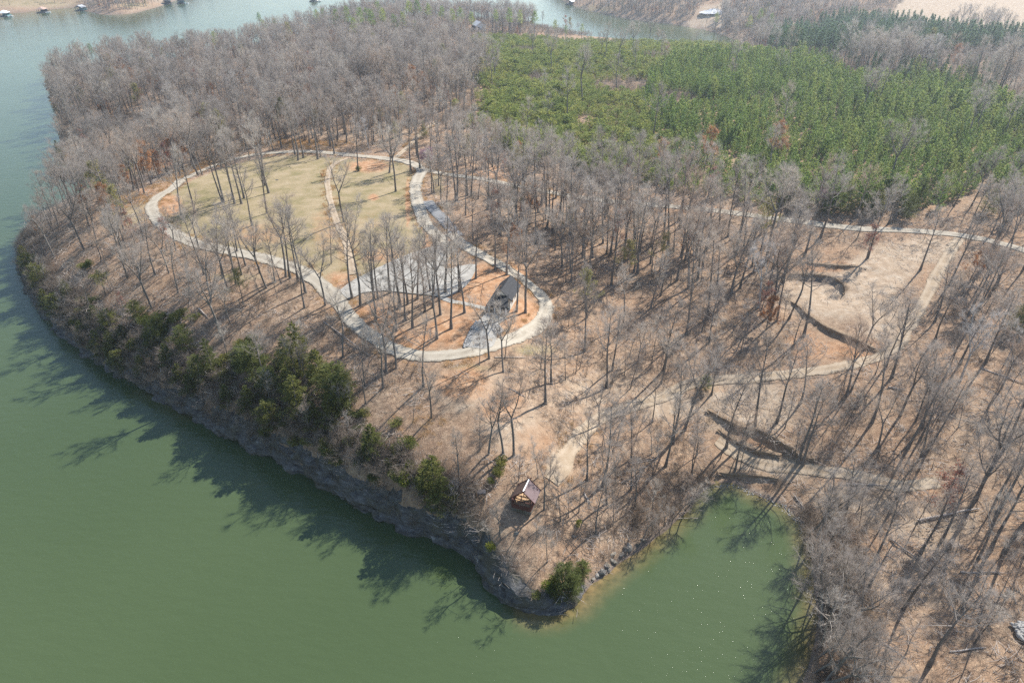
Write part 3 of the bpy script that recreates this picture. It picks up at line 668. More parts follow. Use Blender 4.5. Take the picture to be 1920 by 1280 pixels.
def gn_scatter(name, P, kinds, idx, rz, scl, tilt=None, **k):
    P = np.asarray(P); n = len(P); col = bpy.data.collections.new(name + '_library')
    for q in kinds:
        o = K[q].src.copy(); o.name = 'source_%02d_%s' % (kinds.index(q), q); col.objects.link(o)
    me = bpy.data.meshes.new(name); me.vertices.add(n); me.vertices.foreach_set('co', P.astype(np.float32).ravel())
    a = me.attributes.new('rot', 'FLOAT_VECTOR', 'POINT'); rr = np.zeros((n, 3)); rr[:, 2] = rz
    if tilt is not None: rr[:, :2] = tilt
    a.data.foreach_set('vector', rr.astype(np.float32).ravel())
    a = me.attributes.new('size', 'FLOAT_VECTOR', 'POINT'); s3 = np.asarray(scl, float); s3 = np.repeat(s3[:, None], 3, 1) if s3.ndim == 1 else s3
    a.data.foreach_set('vector', s3.astype(np.float32).ravel())
    a = me.attributes.new('pick', 'INT', 'POINT'); a.data.foreach_set('value', np.asarray(idx, np.int32))
    g = bpy.data.node_groups.new(name + '_nodes', 'GeometryNodeTree')
    g.interface.new_socket('Geometry', in_out='INPUT', socket_type='NodeSocketGeometry'); g.interface.new_socket('Geometry', in_out='OUTPUT', socket_type='NodeSocketGeometry')
    gi = g.nodes.new('NodeGroupInput'); go = g.nodes.new('NodeGroupOutput'); ip = g.nodes.new('GeometryNodeInstanceOnPoints'); ci = g.nodes.new('GeometryNodeCollectionInfo')
    ci.inputs['Collection'].default_value = col; ci.inputs['Separate Children'].default_value = True; ci.inputs['Reset Children'].default_value = True
    ip.inputs['Pick Instance'].default_value = True
    def na(nm, typ):
        q = g.nodes.new('GeometryNodeInputNamedAttribute'); q.data_type = typ; q.inputs['Name'].default_value = nm; return [s for s in q.outputs if s.enabled and s.name == 'Attribute'][0]
    g.links.new(gi.outputs[0], ip.inputs['Points']); g.links.new(ci.outputs[0], ip.inputs['Instance'])
    g.links.new(na('pick', 'INT'), ip.inputs['Instance Index']); g.links.new(na('rot', 'FLOAT_VECTOR'), ip.inputs['Rotation']); g.links.new(na('size', 'FLOAT_VECTOR'), ip.inputs['Scale'])
    g.links.new(ip.outputs[0], go.inputs[0])
    o = obj(name, me, kind='stuff', **k); md = o.modifiers.new('scatter', 'NODES'); md.node_group = g
    return o
def plant(name, key, p, rz, s, label, cat, group=None, tilt=(0, 0)):
    kd = K[key]; s3 = (s, s, s) if np.isscalar(s) else s
    if kd.trunk is None:
        o = obj(name, kd.crown)
    else:
        o = empty(name, (0, 0, 0)); obj('trunk', kd.trunk, o); obj('crown', kd.crown, o)
    o.location = [float(c) for c in p]; o.rotation_euler = (tilt[0], tilt[1], rz); o.scale = s3
    return setp(o, label, cat, group)

# ------------------------------------------------------------------ trees placed one by one
SOLO = []   # px, py, kind, scale, label
def solo(px, py, key, s, label=None): SOLO.append((px, py, key, s, label))
solo(917,672,'fork0',.86,'grey forked tree at the outer edge of the driveway casting a fan shaped shadow')
solo(899,684,'slim0',.8,'pair of thin grey stems just below the fan shadow tree by the driveway')
solo(742,359,'fork1',1.1,'tall forked bare tree standing alone on green grass beside the curving gravel road')
solo(645,416,'fork2',.95,'lone bare tree beside the twin rut track through the meadow')
solo(672,321,'tall0',.95,'straight bare tree with a small round evergreen at its foot')
solo(770,320,'tall2',1.0,'bare tree inside the sharp bend where the meadow road meets the upper road')
solo(730,324,'tall3',.9,'straight bare tree between the round evergreen and the curving gravel road')
solo(664,452,'slim1',1.1,'slender bare tree in the lower meadow right of the dirt track')
solo(621,494,'slim0',1.2,'slender bare tree left of the dirt track near the parking pad')
solo(473,423,'tall1',.9,'single bare tree in the open middle of the dry meadow')
solo(968,584,'tall1',.9,'leaning dark tree right of the dark roofed house')
solo(809,783,'fork0',.7,'bare tree with pale trunk on the open slope above the olive cliff trees')
solo(1026,1053,'slim1',.8,'thin pale tree on the bare point below the red brown pavilion')
solo(536,519,'fork2',1.0,'large spreading bare tree on the lower edge of the loop road beside the meadow')
GRV = 'tall bare trees in the grove between the parking pad and the driveway'
for q in [(676,573),(661,559),(701,561),(709,560),(731,549),(743,620),(773,615),(797,583),(808,546),(812,576),(819,635),(835,549),(846,616),(862,546),(871,586),(892,522),(929,505),(950,515),(985,586),(705,600),(720,585),(765,570),(783,560),(760,600),(800,610),(826,590),(750,575)]:
    solo(*q, random.choice(['tall0','tall1','tall2','tall3','tall4','slim0','fork3']), random.uniform(.8,1.05), 'GRV')
MDW = 'bare trees standing in the dry meadow grass'
for q in [(417,379),(437,374),(440,382),(453,382),(497,348),(504,362),(501,400),(342,411),(366,400),(559,301),(569,296),(596,299),(627,290),(788,316),(420,380),(458,372)]:
    solo(*q, random.choice(['tall0','tall1','tall2','tall3','tall4']), random.uniform(.95,1.15), 'MDW')
RIM = 'bare trees along the outer edge of the pale loop road'
for q in [(373,466),(445,472),(544,522),(559,529),(573,549),(610,572),(383,514),(417,522),(339,527),(453,515),(317,512),(291,515),(272,554),(396,566),(284,576),(158,468),(183,460),(102,482),(417,636),(571,577),(210,440),(235,465),(140,440),(330,470),(500,540),(520,560),(240,520),(200,500)]:
    solo(*q, random.choice(['tall0','tall2','fork0','fork1','slim0','tall4']), random.uniform(.7,1.0), 'RIM')
GZB = 'bare trees around the red brown pavilion on the point'
for q in [(900,842),(916,851),(944,851),(963,855),(972,901),(1009,895),(1030,906),(1066,969),(1020,956),(1051,977),(1123,798),(1157,830),(1222,851),(1034,720),(1138,944),(724,697),(743,690),(684,726),(1085,960),(1100,900),(1150,985)]:
    solo(*q, random.choice(['slim0','slim1','tall1','fork2','fork0']), random.uniform(.6,.95), 'GZB')
COV = 'bare trees on the dug banks above the cove head'
for q in [(1366,890),(1376,887),(1386,884),(1497,868),(1488,862),(1505,872),(1425,846),(1438,822),(1456,792),(1472,802),(1415,800),(1350,860),(1362,840)]:
    solo(*q, random.choice(['slim0','slim1','tall1','tall3']), random.uniform(.75,1.05), 'COV')
solo(1800,715,'white0',1.0,'white barked bare tree on the slope above the right bank')
for q, s in [((1320,320),1.1),((1240,325),.85),((232,150),1.0),((460,160),.8)]: solo(*q, 'russet0', s, None)
solo(1785,133,'russet0',1.0,'round orange brown tree standing alone before the far blue green pines')
solo(1733,110,'budding0',1.1,'yellow green budding tree in front of the far blue green pines')
for q, s in [((820,180),1.1),((905,160),.9),((545,95),1.2),((700,90),.8)]: solo(*q, 'budding0', s, None)
solo(803,318,'redbud0',.9,'purple flowering redbud tree where the two gravel roads meet')
solo(1545,395,'redbud0',.8,'pink purple flowering redbud beside the upper gravel road')
for q, s in [((1330,372),.8),((838,205),.9),((1060,60),1.1),((945,330),.6)]: solo(*q, 'maple0', s, None)
solo(1035,140,'fork1',1.1,'lone bare tree standing in the young pines near the plantation edge')
solo(1092,200,'fork2',1.3,'tallest lone bare tree rising out of the middle of the young pines')
SPX = pts([(a, b) for a, b, *_ in SOLO])
# ------------------------------------------------------------------ random forest
POND = [(1470,575),(1485,490),(1520,470),(1600,452),(1720,446),(1745,470),(1700,520),(1690,560),(1640,648),(1560,640),(1500,610)]
TERR = [(1320,745),(1400,722),(1500,715),(1560,800),(1560,860),(1480,930),(1330,860)]
SLOPE = [(800,690),(930,690),(1000,740),(1030,830),(960,860),(850,850),(780,800)]
TIP = [(900,1060),(980,960),(1100,960),(1120,1060),(1040,1150),(960,1130)]
YARD = [(640,560),(760,470),(840,430),(960,490),(1050,560),(1040,610),(900,690),(760,690)]
PLANT = [(912,72),(1000,66),(1100,68),(1250,78),(1400,98),(1500,113),(1570,132),(1640,150),(1720,150),(1800,168),(1868,190),(1885,230),(1860,310),(1835,372),(1760,396),(1640,402),(1500,396),(1400,382),(1300,366),(1220,350),(1150,338),(1080,322),(1010,300),(930,272),(885,236),(888,185),(915,140)]
PLANT_R = [(1855,330),(1890,200),(2100,170),(2100,300),(2100,420),(1930,400),(1860,385)]
GAPS = [(1640,135,75,20),(1010,150,14,8),(1100,230,22,7),(1420,190,16,7),(1500,260,20,6),(1230,110,26,5),(1390,300,24,7),(1560,210,14,7),(1770,230,18,9),(980,100,30,5),(1170,165,60,12),(1265,192,40,10),(1690,170,32,9),(1320,235,14,8)]
FARPINE = [(1440,70),(1500,62),(1560,48),(1620,46),(1680,54),(1800,72),(1930,90),(2300,120),(2300,220),(1930,180),(1800,150),(1700,130),(1640,112),(1630,124),(1560,138),(1500,128),(1440,96)]
CHANNEL = [(1000,40),(1090,60),(1200,68),(1300,74),(1400,80),(1420,100),(1300,100),(1090,84),(1000,70)]
SITE = [(1285,45),(1310,20),(1330,0),(1385,-5),(1350,30),(1340,52),(1310,55)]
DARKPINE = [(620,40),(700,35),(760,60),(740,90),(660,85)]
def cand(n, x0, x1, y0, y1): return RNG.uniform(x0, x1, n), RNG.uniform(y0, y1, n)
def roadd(x, y): return interp(np.minimum(RD, 1e4), x, y)
FX, FY, FK, FS = [], [], [], []
def forest(x0, x1, y0, y1, per_ha):
    n = int((x1 - x0) * (y1 - y0) / 1e4 * per_ha); x, y = cand(n, x0, x1, y0, y1); z = gz(x, y); px, py = pix(x, y, z); l = interp(LAND, x, y)
    dens = .10 + 1.35 * fbm(x, y, 24, 101, 3) ** 1.15
    for poly, f in ((MEADOW, 0), (YARD, .0), (POND, .12), (TERR, .16), (SLOPE, .16), (TIP, .3), (PLANT, .035), (PLANT_R, .35), (FIELD, 0), (SITE, 0), (FARPINE, .06), (CHANNEL, .06), ([(878,48),(920,48),(925,100),(874,100)], .03)):
        dens = np.where(inpoly(px, py, poly), dens * f, dens)
    if x1 <= -330: dens = np.where(inpoly(px, py, HEAD), dens * 1.3, np.where(py < -15, dens * .5, dens * .05))
    for cx, cy_, rx, ry in GAPS[:1]: dens = np.where(((px - cx) / rx) ** 2 + ((py - cy_) / ry) ** 2 < 1, .8, dens)
    dens = np.where((px > 1000) & (py > 400), dens * 1.45, dens); dens = np.where(y > 680, dens * 1.6, dens)
    dens = np.where((px < 920) & (py > 450), dens * .62, dens)
    hc = interp(HC, x, y)
    ok = (RNG.uniform(size=n) < dens) & (l > 1.5) & (roadd(x, y) > 1.6) & (px > -700) & (px < 2700) & (py < 1750) & (y > 12)
    FX.append(x[ok]); FY.append(y[ok])
forest(-330, 470, 12, 560, 330)
forest(-420, 300, 560, 700, 260)
forest(-420, 300, 700, 860, 420)
forest(470, 900, 150, 900, 150)
HEAD = [(165,22),(205,28),(245,26),(288,15),(300,-2),(285,-25),(175,-20)]
forest(-1500, -330, 560, 1700, 260)
forest(300, 1500, 700, 1500, 160)
forest(-100, 300, 860, 1400, 230)
FX = np.concatenate(FX); FY = np.concatenate(FY)
FZ = gz(FX, FY)
PAV = at1(984, 952)
def pavclear(x, y, rad=4.6): return (x - PAV[0]) ** 2 + (y - PAV[1] - .6) ** 2 > rad ** 2
ok = pavclear(FX, FY, 5.5)
for p in SPX: ok &= (FX - p[0]) ** 2 + (FY - p[1]) ** 2 > 2.5 ** 2
FX, FY, FZ = FX[ok], FY[ok], FZ[ok]
n = len(FX)
NAMES = ['tall0','tall1','tall2','tall3','tall4','fork0','fork1','fork2','fork3','slim0','slim1','russet0','budding0','maple0','white0']
pr = np.array([.12,.12,.12,.12,.12,.07,.06,.06,.06,.05,.05,.02,.03,.026,.008]); pr /= pr.sum()
FK = RNG.choice(len(NAMES), n, p=pr)
px, py = pix(FX, FY, FZ)
sw = (px > 1000) & (py > 560) & (RNG.uniform(size=n) < .5); FK = np.where(sw | ((FK >= 11) & (py > 640) & (px < 1500)), 9 + RNG.integers(0, 2, n), FK)
FS = RNG.uniform(.55, 1.12, n) * (.85 + .3 * fbm(FX, FY, 45, 191)); FS = np.where((px > 1000) & (py > 640), FS * .9, FS); FS = np.where((px < 920) & (py > 430), FS * .72, FS)
FS = np.where((interp(LAND, FX, FY) < 6), FS * .75, FS); FS = np.where(FY > 420, FS * .85, FS); FS = np.where((interp(LAND, FX, FY) < 16) & (interp(STE, FX, FY) > .3), FS * .72, FS)
FS = np.where(inpoly(px, py, [(840,250),(1000,290),(1300,350),(1600,385),(1900,360),(1920,455),(1600,425),(1300,390),(1000,350),(840,325)]), FS * .74, FS)
pxt, pyt = pix(FX, FY, FZ + 20 * FS)
size = np.where((px > -30) & (px < 1950) & (pyt < 1290) & (py > -10), np.abs(py - pyt), 0)
order = np.argsort(-size)
NSOLO_BARE = sum(1 for q in SOLO if q[2][:4] in ('tall', 'fork', 'slim'))
plain = np.isin(FK, range(11))
pick = [i for i in order if size[i] > 0 and plain[i]][:300 - NSOLO_BARE - 27]
def woods_label(px, py):
    if px > 1440 and py > 900: return ('bare tree in the woods on the right bank of the small cove', 'bare trees on the right bank of the cove')
    if px < 1000 and py > 690: return ('small bare tree on the slope between the driveway loop and the rock cliff', 'bare trees between the driveway and the cliff')
    if px < 660 and py > 430: return ('bare tree on the brown slope between the pale loop road and the lake', 'bare trees between the loop road and the lake')
    if px > 1700: return ('bare tree in the tall woods at the right edge beside the broad tan track', 'bare trees at the right edge beside the tan track')
    if px > 1440 and py < 480: return ('bare tree standing close below the far right stretch of the upper road', 'bare trees close below the upper road')
    if px > 1440: return ('bare tree in the open woods around the dug clearing below the upper road', 'bare trees round the dug clearing')
    if py > 700: return ('bare tree on the leafy slope above the head of the small cove', 'bare trees above the head of the cove')
    if px > 1250 and py > 520: return ('bare tree in the woods just above the tan dirt road left of the dug clearing', 'bare trees above the dirt road')
    if px > 830 and py > 560: return ('bare tree in the woods below the driveway bend right of the dark roofed house', 'bare trees right of the house')
    if px > 830 and py > 440: return ('bare tree in the grey woods midway between the house and the upper road', 'bare trees between house and upper road')
    if px > 830 and py > 340: return ('bare tree in the dense grey woods between the driveway loop and the upper road', 'bare trees below the upper road')
    if px > 820: return ('bare tree in the strip of woods between the upper road and the young pines', 'bare trees between upper road and pines')
    return ('bare tree in the dense woods beyond the pale loop road', 'bare trees beyond the loop road')
for i in pick:
    lb, gr = woods_label(px[i], py[i])
    plant('bare_tree', NAMES[FK[i]], (FX[i], FY[i], FZ[i] - .1), RNG.uniform(0, 6.28), FS[i], lb, 'tree', gr, tilt=(RNG.normal() * .04, RNG.normal() * .04))
GL = {'GRV': ('tall bare tree in the grove between the parking pad and the driveway loop', GRV), 'MDW': ('tall bare tree standing in the dry meadow grass inside the loop road', MDW),
      'RIM': ('bare tree along the outer downhill edge of the pale loop road', RIM), 'COV': ('tall thin bare tree on the dug banks right above the head of the cove', COV), 'GZB': ('thin bare tree on the leafy point around the red brown pavilion', GZB)}
SPN = {'russet0': ('russet_tree', 'orange brown tree still holding dry leaves among grey bare woods', 'russet leaved trees in the woods'), 'budding0': ('budding_tree', 'yellow green budding tree among the grey bare woods', 'budding trees in the woods'),
       'maple0': ('maple_tree', 'reddish budding maple among the grey bare woods', 'red budding maples in the woods'), 'redbud0': ('redbud_tree', None, None), 'white0': ('sycamore_tree', 'white barked bare tree among grey woods', 'white barked trees')}
for (a, b, key, s, lb), p in zip(SOLO, SPX):
    nm = 'bare_tree'; gr = None
    if key in SPN: nm, l0, g0 = SPN[key]; gr = None if lb else g0; lb = lb or l0
    elif lb in GL: lb, gr = GL[lb]
    plant(nm, key, (p[0], p[1], p[2] - .1), RNG.uniform(0, 6.28), s, lb, 'tree', gr, tilt=(RNG.normal() * .03, RNG.normal() * .03))
rest = np.ones(n, bool); rest[pick] = False
far = rest & (FY > 560) & (np.arange(n) >= 0)
def mass(sel, name, label, cat):
    gn_scatter(name, np.c_[FX, FY, FZ - .1][sel], NAMES, FK[sel], RNG.uniform(0, 6.28, sel.sum()), FS[sel], RNG.normal(size=(sel.sum(), 2)) * .03, label=label, cat=cat)
mass(rest & (FY <= 560), 'bare_woods', 'grey leafless woods covering the peninsula behind the nearer trees', 'woods')
mass(far, 'distant_woods', 'hazy grey woods on the far side of the water', 'woods')
print('trees', n, 'single', len(pick) + len(SOLO), round(time.time() - T0, 1))

# ------------------------------------------------------------------ pine plantation
def grid_pts(x0, x1, y0, y1, sp, jit, rot):
    L = max(x1 - x0, y1 - y0) * 1.5; a = np.arange(-L / 2, L / 2, sp); gx, gy = np.meshgrid(a, a); gx = gx.ravel() + RNG.normal(size=gx.size) * jit; gy = gy.ravel() + RNG.normal(size=gy.size) * jit
    c, s = math.cos(rot), math.sin(rot); x = gx * c - gy * s + (x0 + x1) / 2; y = gx * s + gy * c + (y0 + y1) / 2
    k = (x > x0) & (x < x1) & (y > y0) & (y < y1); return x[k], y[k]
x, y = grid_pts(-60, 520, 190, 600, 2.95, .6, .35); z = gz(x, y); qx_, qy_ = pix(x, y, z)
jx = qx_ + (fbm(x, y, 14, 115) - .5) * np.where(qx_ < 1050, 120, 60); jy = qy_ + (fbm(x, y, 11, 116) - .5) * 34
ok = (inpoly(jx, jy, PLANT) | inpoly(jx, jy, PLANT_R)) & (roadd(x, y) > 3) & (interp(LAND, x, y) > 3)
for cx, cy_, rx, ry in GAPS: ok &= (((qx_ - cx) / rx) ** 2 + ((qy_ - cy_) / ry) ** 2 > .6 + .8 * fbm(x, y, 8, 111))
ok &= RNG.uniform(size=len(x)) < .93
x, y, z, qx_, qy_ = x[ok], y[ok], z[ok], qx_[ok], qy_[ok]
low = sstep(1330, 1130, qx_ + (fbm(x, y, 40, 121) - .5) * 260 - (qy_ < 110) * 250) > .5
PKN = ['young0','young1','young2','young3','low0','low1','low2']
pk = np.where(low, 4 + RNG.integers(0, 3, len(x)), RNG.integers(0, 4, len(x)))
ps = RNG.uniform(.5, 1.3, len(x)) * (.55 + .95 * fbm(x, y, 22, 131)); ps = np.where(qx_ > 1500, ps * 1.15, ps)
_, tpy = pix(x, y, z + 5.5 * ps); psz = np.where((qx_ > 0) & (qx_ < 1920) & (qy_ > 0), qy_ - tpy, 0)
po = np.argsort(-psz)[:290]
for i in po:
    plant('young_pine', PKN[pk[i]], (x[i], y[i], z[i]), RNG.uniform(0, 6.28), ps[i], 'bright green young pine along the near edge of the pine plantation', 'pine tree', 'young pines along the near edge of the plantation')
r_ = np.ones(len(x), bool); r_[po] = False
gn_scatter('pine_plantation', np.c_[x, y, z][r_], PKN, pk[r_], RNG.uniform(0, 6.28, r_.sum()), ps[r_], label='dense bright green plantation of young pines in close rows', cat='pine plantation')
print('pines', len(x))
# russet and bare brush in the plantation gaps
# far blue green pines
x, y = grid_pts(150, 1100, 450, 1100, 4.8, 1.2, .2); z = gz(x, y); a, b = pix(x, y, z)
ok = inpoly(a, b, FARPINE) & (RNG.uniform(size=len(x)) < .9) & ~inpoly(a, b, FIELD)
for cx, cy_, rx, ry in [(1480,45,25,14),(1525,72,16,14),(1615,85,12,16),(1480,60,20,10)]: ok &= ((a - cx) / rx) ** 2 + ((b - cy_) / ry) ** 2 > 1
x, y, z = x[ok], y[ok], z[ok]
gn_scatter('far_pines', np.c_[x, y, z], ['farpine0','farpine1','farpine2'], RNG.integers(0, 3, len(x)), RNG.uniform(0, 6.28, len(x)), RNG.uniform(.55, .95, len(x)), label='blue green older pines beyond the plantation below the pale field', cat='pine woods')
x, y = grid_pts(150, 900, 300, 800, 6.5, 2.0, .5); z = gz(x, y); a, b = pix(x, y, z)
ok = inpoly(a, b, [(1500,122),(1700,125),(2300,190),(2300,300),(1900,245),(1885,200),(1700,160),(1560,136)]) & (RNG.uniform(size=len(x)) < .38 * (fbm(x, y, 40, 201) > .42)); x, y, z = x[ok], y[ok], z[ok]
gn_scatter('scattered_pines', np.c_[x, y, z], ['farpine0','farpine1','farpine2'], RNG.integers(0, 3, len(x)), RNG.uniform(0, 6.28, len(x)), RNG.uniform(.4, .75, len(x)), label='scattered blue green pines mixed into the bare woods at the right edge', cat='pine woods')
# scattered big pines in the woods, one by one
for a, b, s in [(635,75,.85),(655,72,.9),(680,78,.9),(700,80,.95),(722,75,.9),(742,88,.85),(668,90,.8),(690,62,.8),(712,60,.9),(490,60,.7),(500,85,.7),(520,75,.7),(150,115,.55),(178,122,.6),(285,120,.75),(598,65,.8),(770,60,.9),(785,58,.9),(805,55,.85),(850,72,.9),(865,70,.9),(930,65,.85),(955,72,.9),(975,70,.8),(1002,72,.85),(1040,75,.6),(1060,80,.55),(1090,75,.5),
                (410,110,.7),(610,60,.8),(1440,70,.8),(1400,75,.8),(1420,62,.8),(1340,60,.7),(780,85,.7),(758,80,.8),(885,70,.8),(830,58,.8)]:
    p = at1(a, b); plant('pine_tree', random.choice(['oldpine0', 'oldpine1']), p, random.uniform(0, 6.28), s * random.uniform(1.15, 1.35), 'dark green full grown pine among the bare woods near the distant water', 'pine tree', 'full grown pines among the distant woods')

# ------------------------------------------------------------------ evergreens on the cliff and shrubs
CED = [(565,700,1.3),(600,720,1.1),(540,680,.9),(480,705,1.0),(460,690,.8),(560,775,1.1),(590,800,.9),(630,745,1.15),(640,770,.9),(545,745,.9),(620,790,.8),(700,850,1.0),(815,925,1.1),(830,950,.9),(800,905,.7),
       (1058,1102,.62),(1082,1088,.5),(1046,1120,.5),(1072,1116,.55),(1034,1112,.4),(1092,1075,.4),(210,620,.8),(235,640,.8),(160,640,.7),(110,590,.8),(80,540,.8),(60,510,.8),(290,650,.8),(320,690,.9),(350,660,.8),(230,690,.7),(270,700,.8),(380,720,.8),(400,700,.9),(430,760,.8),(260,600,.7),(180,600,.7),(130,560,.7),(360,740,.7),(470,770,.8),(510,800,.8),
       (300,620,.6),(215,665,.7),(190,665,.8),(90,575,.7),(50,490,.7),(340,715,.8),(505,740,.8)]
for a, b, s in CED:
    p = at1(a, b); tip = a > 1000; plant('cedar_tree', random.choice(['cedar0', 'cedar1', 'cedar2']), (p[0], p[1], p[2] - .2), random.uniform(0, 6.28), (s * random.uniform(.95, 1.2),) * 2 + (s * random.uniform(.75, 1.05),),
                         'olive green evergreen in the clump hanging over the tip of the point' if tip else 'olive green evergreen clinging to the brow of the rock cliff', 'evergreen tree', 'evergreens at the tip of the point' if tip else 'evergreens along the brow of the cliff')
x, y = cand(5000, -170, 0, 70, 215); l = interp(LAND, x, y); z = gz(x, y); a, b = pix(x, y, z)
k = np.where((l > .8) & (l < 15) & (a > 60) & (a < 850) & (b > 500) & (b < 1010) & (interp(STE, x, y) > .5) & (fbm(x, y, 14, 171) > .44))[0][:120]
for i in k: plant('shrub', random.choice(['olive0', 'olive1']), (x[i], y[i], z[i] - .1), random.uniform(0, 6.28), (random.uniform(.8, 2.0), random.uniform(.8, 2.0), random.uniform(.7, 1.5)), 'olive leafy shrub growing among bare brush on the cliff face', 'shrub', 'olive shrubs on the cliff face')
for a, b, s, k in [(760,905,1.6,'lime0'),(770,880,1.2,'lime1'),(790,910,1.3,'lime0'),(745,900,1.2,'lime1'),(920,1030,.9,'lime1'),(1028,1105,1.2,'lime0'),(1040,1095,1.0,'lime1'),(1085,985,.7,'lime0'),(1003,1120,.8,'olive0'),(935,890,1.0,'olive0'),(940,870,1.1,'olive1'),(920,905,.7,'lime1'),(690,835,1.2,'lime1'),(680,850,1.0,'olive1'),(480,690,1.3,'lime0'),(240,650,1.0,'olive0')]:
    p = at1(a, b); plant('shrub', k, p, random.uniform(0, 6.28), s, 'yellow green leafy shrub on the edge above the rock cliff' if k[0] == 'l' else 'olive leafy shrub on the slope above the rock cliff', 'shrub', 'yellow green shrubs above the cliff' if k[0] == 'l' else 'olive shrubs above the cliff')
p = at1(673,320); plant('small_evergreen', 'olive0', p, 0, 1.0, 'small round evergreen bush on the bare clay at the top of the meadow', 'bush')
p = at1(1322,730); plant('small_evergreen', 'cedar1', p, 0, .42, 'small grey green evergreen beside the dirt road above the cove', 'bush')
p = at1(795,258); plant('cedar_tree', 'cedar0', p, 0, .8, 'dark evergreen beside the narrow earth track into the far woods', 'evergreen tree')
p = at1(1190,372); plant('cedar_tree', 'cedar2', p, 0, .45, 'small green cedar beside the upper road among bare trees', 'evergreen tree')
for a, b in [(92,165),(100,175),(108,215),(115,300),(112,290),(150,325)]:
    p = at1(a, b); plant('cedar_tree', 'cedar0', p, random.uniform(0, 6), random.uniform(.7, .9), 'dark evergreen at the waterline of the far wooded lobe', 'evergreen tree', 'evergreens at the waterline of the far lobe')
for a, b, s in [(1585,400,.9),(1640,400,.8),(1700,410,.8),(1850,400,.8),(1900,620,.7),(1660,385,.9),(1720,385,.9),(1500,385,.7),(1480,380,.8)]:
    p = at1(a, b); plant('cedar_tree', 'cedar1', p, random.uniform(0, 6), s, 'olive evergreen among the bare trees beside the upper road', 'evergreen tree', 'evergreens beside the upper road')

for a, b in [(1508,1012),(1520,1035),(1530,1062),(1536,1085),(1540,1110),(1544,1135),(1546,1160),(1542,1185),(1540,1210),(1530,1235),(1526,1262),(1516,1290),(1552,1100),(1560,1150),(1556,1200),(1545,1250),(1535,1300),(1528,1050),(1548,1075),(1565,1180),(1550,1275)]:
    p = at1(a, b); plant('bare_tree', random.choice(['fork0', 'fork1', 'fork3', 'tall4']), (p[0], p[1], p[2] - .1), random.uniform(0, 6.28), random.uniform(.55, .82), 'bare tree leaning out over the water from the right bank of the cove', 'tree', 'bare trees leaning over the right side of the cove', tilt=(random.uniform(-.1, .2), random.uniform(-.5, -.2)))
for a, b in [(1200,1020),(1222,1002),(1245,985),(1262,972),(1285,955),(1300,930)]:
    p = at1(a, b); plant('bare_tree', random.choice(['fork0', 'fork3']), (p[0], p[1], p[2] - .1), random.uniform(0, 6.28), random.uniform(.3, .45), 'low bare tree leaning over the water on the point side of the cove', 'tree', 'low bare trees on the point side of the cove', tilt=(random.uniform(.1, .3), random.uniform(.2, .4)))
# understory, fallen branches, dry grass ------------------------------------------------
def under(nn, x0, x1, y0, y1, f, dist=None):
    x, y = cand(nn, x0, x1, y0, y1); z = gz(x, y); a, b = pix(x, y, z)
    k = (interp(LAND, x, y) > .8) & (roadd(x, y) > .8) & ~inpoly(a, b, MEADOW) & (a > -200) & (a < 2100) & (b < 1400) & (~inpoly(a, b, PLANT)) & (RNG.uniform(size=nn) < f(x, y, a, b)); k &= pavclear(x, y); return x[k], y[k], z[k]
x, y, z = under(19000, -180, 200, 30, 330, lambda x, y, a, b: (.25 + .8 * (fbm(x, y, 12, 141) - .3)) * np.where(inpoly(a, b, YARD) | inpoly(a, b, POND), .02, 1) * np.where((a < 800) & (b > 430), 1.5, 1) * np.where(inpoly(a, b, SLOPE) | inpoly(a, b, TERR), .15, 1))
gn_scatter('undergrowth', np.c_[x, y, z], [f'bush{i}' for i in range(4)], RNG.integers(0, 4, len(x)), RNG.uniform(0, 6.28, len(x)), RNG.uniform(.4, 1.15, len(x)), label='grey leafless brush and saplings growing under the bare trees', cat='undergrowth')
x, y, z = under(22000, -180, 190, 30, 280, lambda x, y, a, b: (.3 + .6 * fbm(x, y, 15, 151)) * np.where(inpoly(a, b, YARD), .05, 1) * np.where(inpoly(a, b, SLOPE) | inpoly(a, b, POND), .25, 1))
gn_scatter('fallen_branches', np.c_[x, y, z], [f'litter{i}' for i in range(4)], RNG.integers(0, 4, len(x)), RNG.uniform(0, 6.28, len(x)), RNG.uniform(.4, 1.1, len(x)), label='grey fallen branches littering the brown forest floor', cat='branches')
x, y = cand(26000, -330, 420, 300, 720); z = gz(x, y); a, b = pix(x, y, z)
k = (interp(LAND, x, y) > 1) & (roadd(x, y) > 1) & ~inpoly(a, b, MEADOW) & ~inpoly(a, b, PLANT) & (a > -100) & (a < 2050) & (RNG.uniform(size=len(x)) < .35 + .7 * fbm(x, y, 30, 161)) & ~inpoly(a, b, FIELD) & ~inpoly(a, b, SITE)
gp = np.zeros(len(x), bool)
for cx, cy_, rx, ry in GAPS: gp |= ((a - cx) / rx) ** 2 + ((b - cy_) / ry) ** 2 < 1
k |= gp
gn_scatter('distant_brush', np.c_[x, y, z][k], [f'bush{i}' for i in range(4)], RNG.integers(0, 4, k.sum()), RNG.uniform(0, 6.28, k.sum()), RNG.uniform(1.0, 2.4, k.sum()), label='grey brush between the pine plantation and the distant woods', cat='brush')
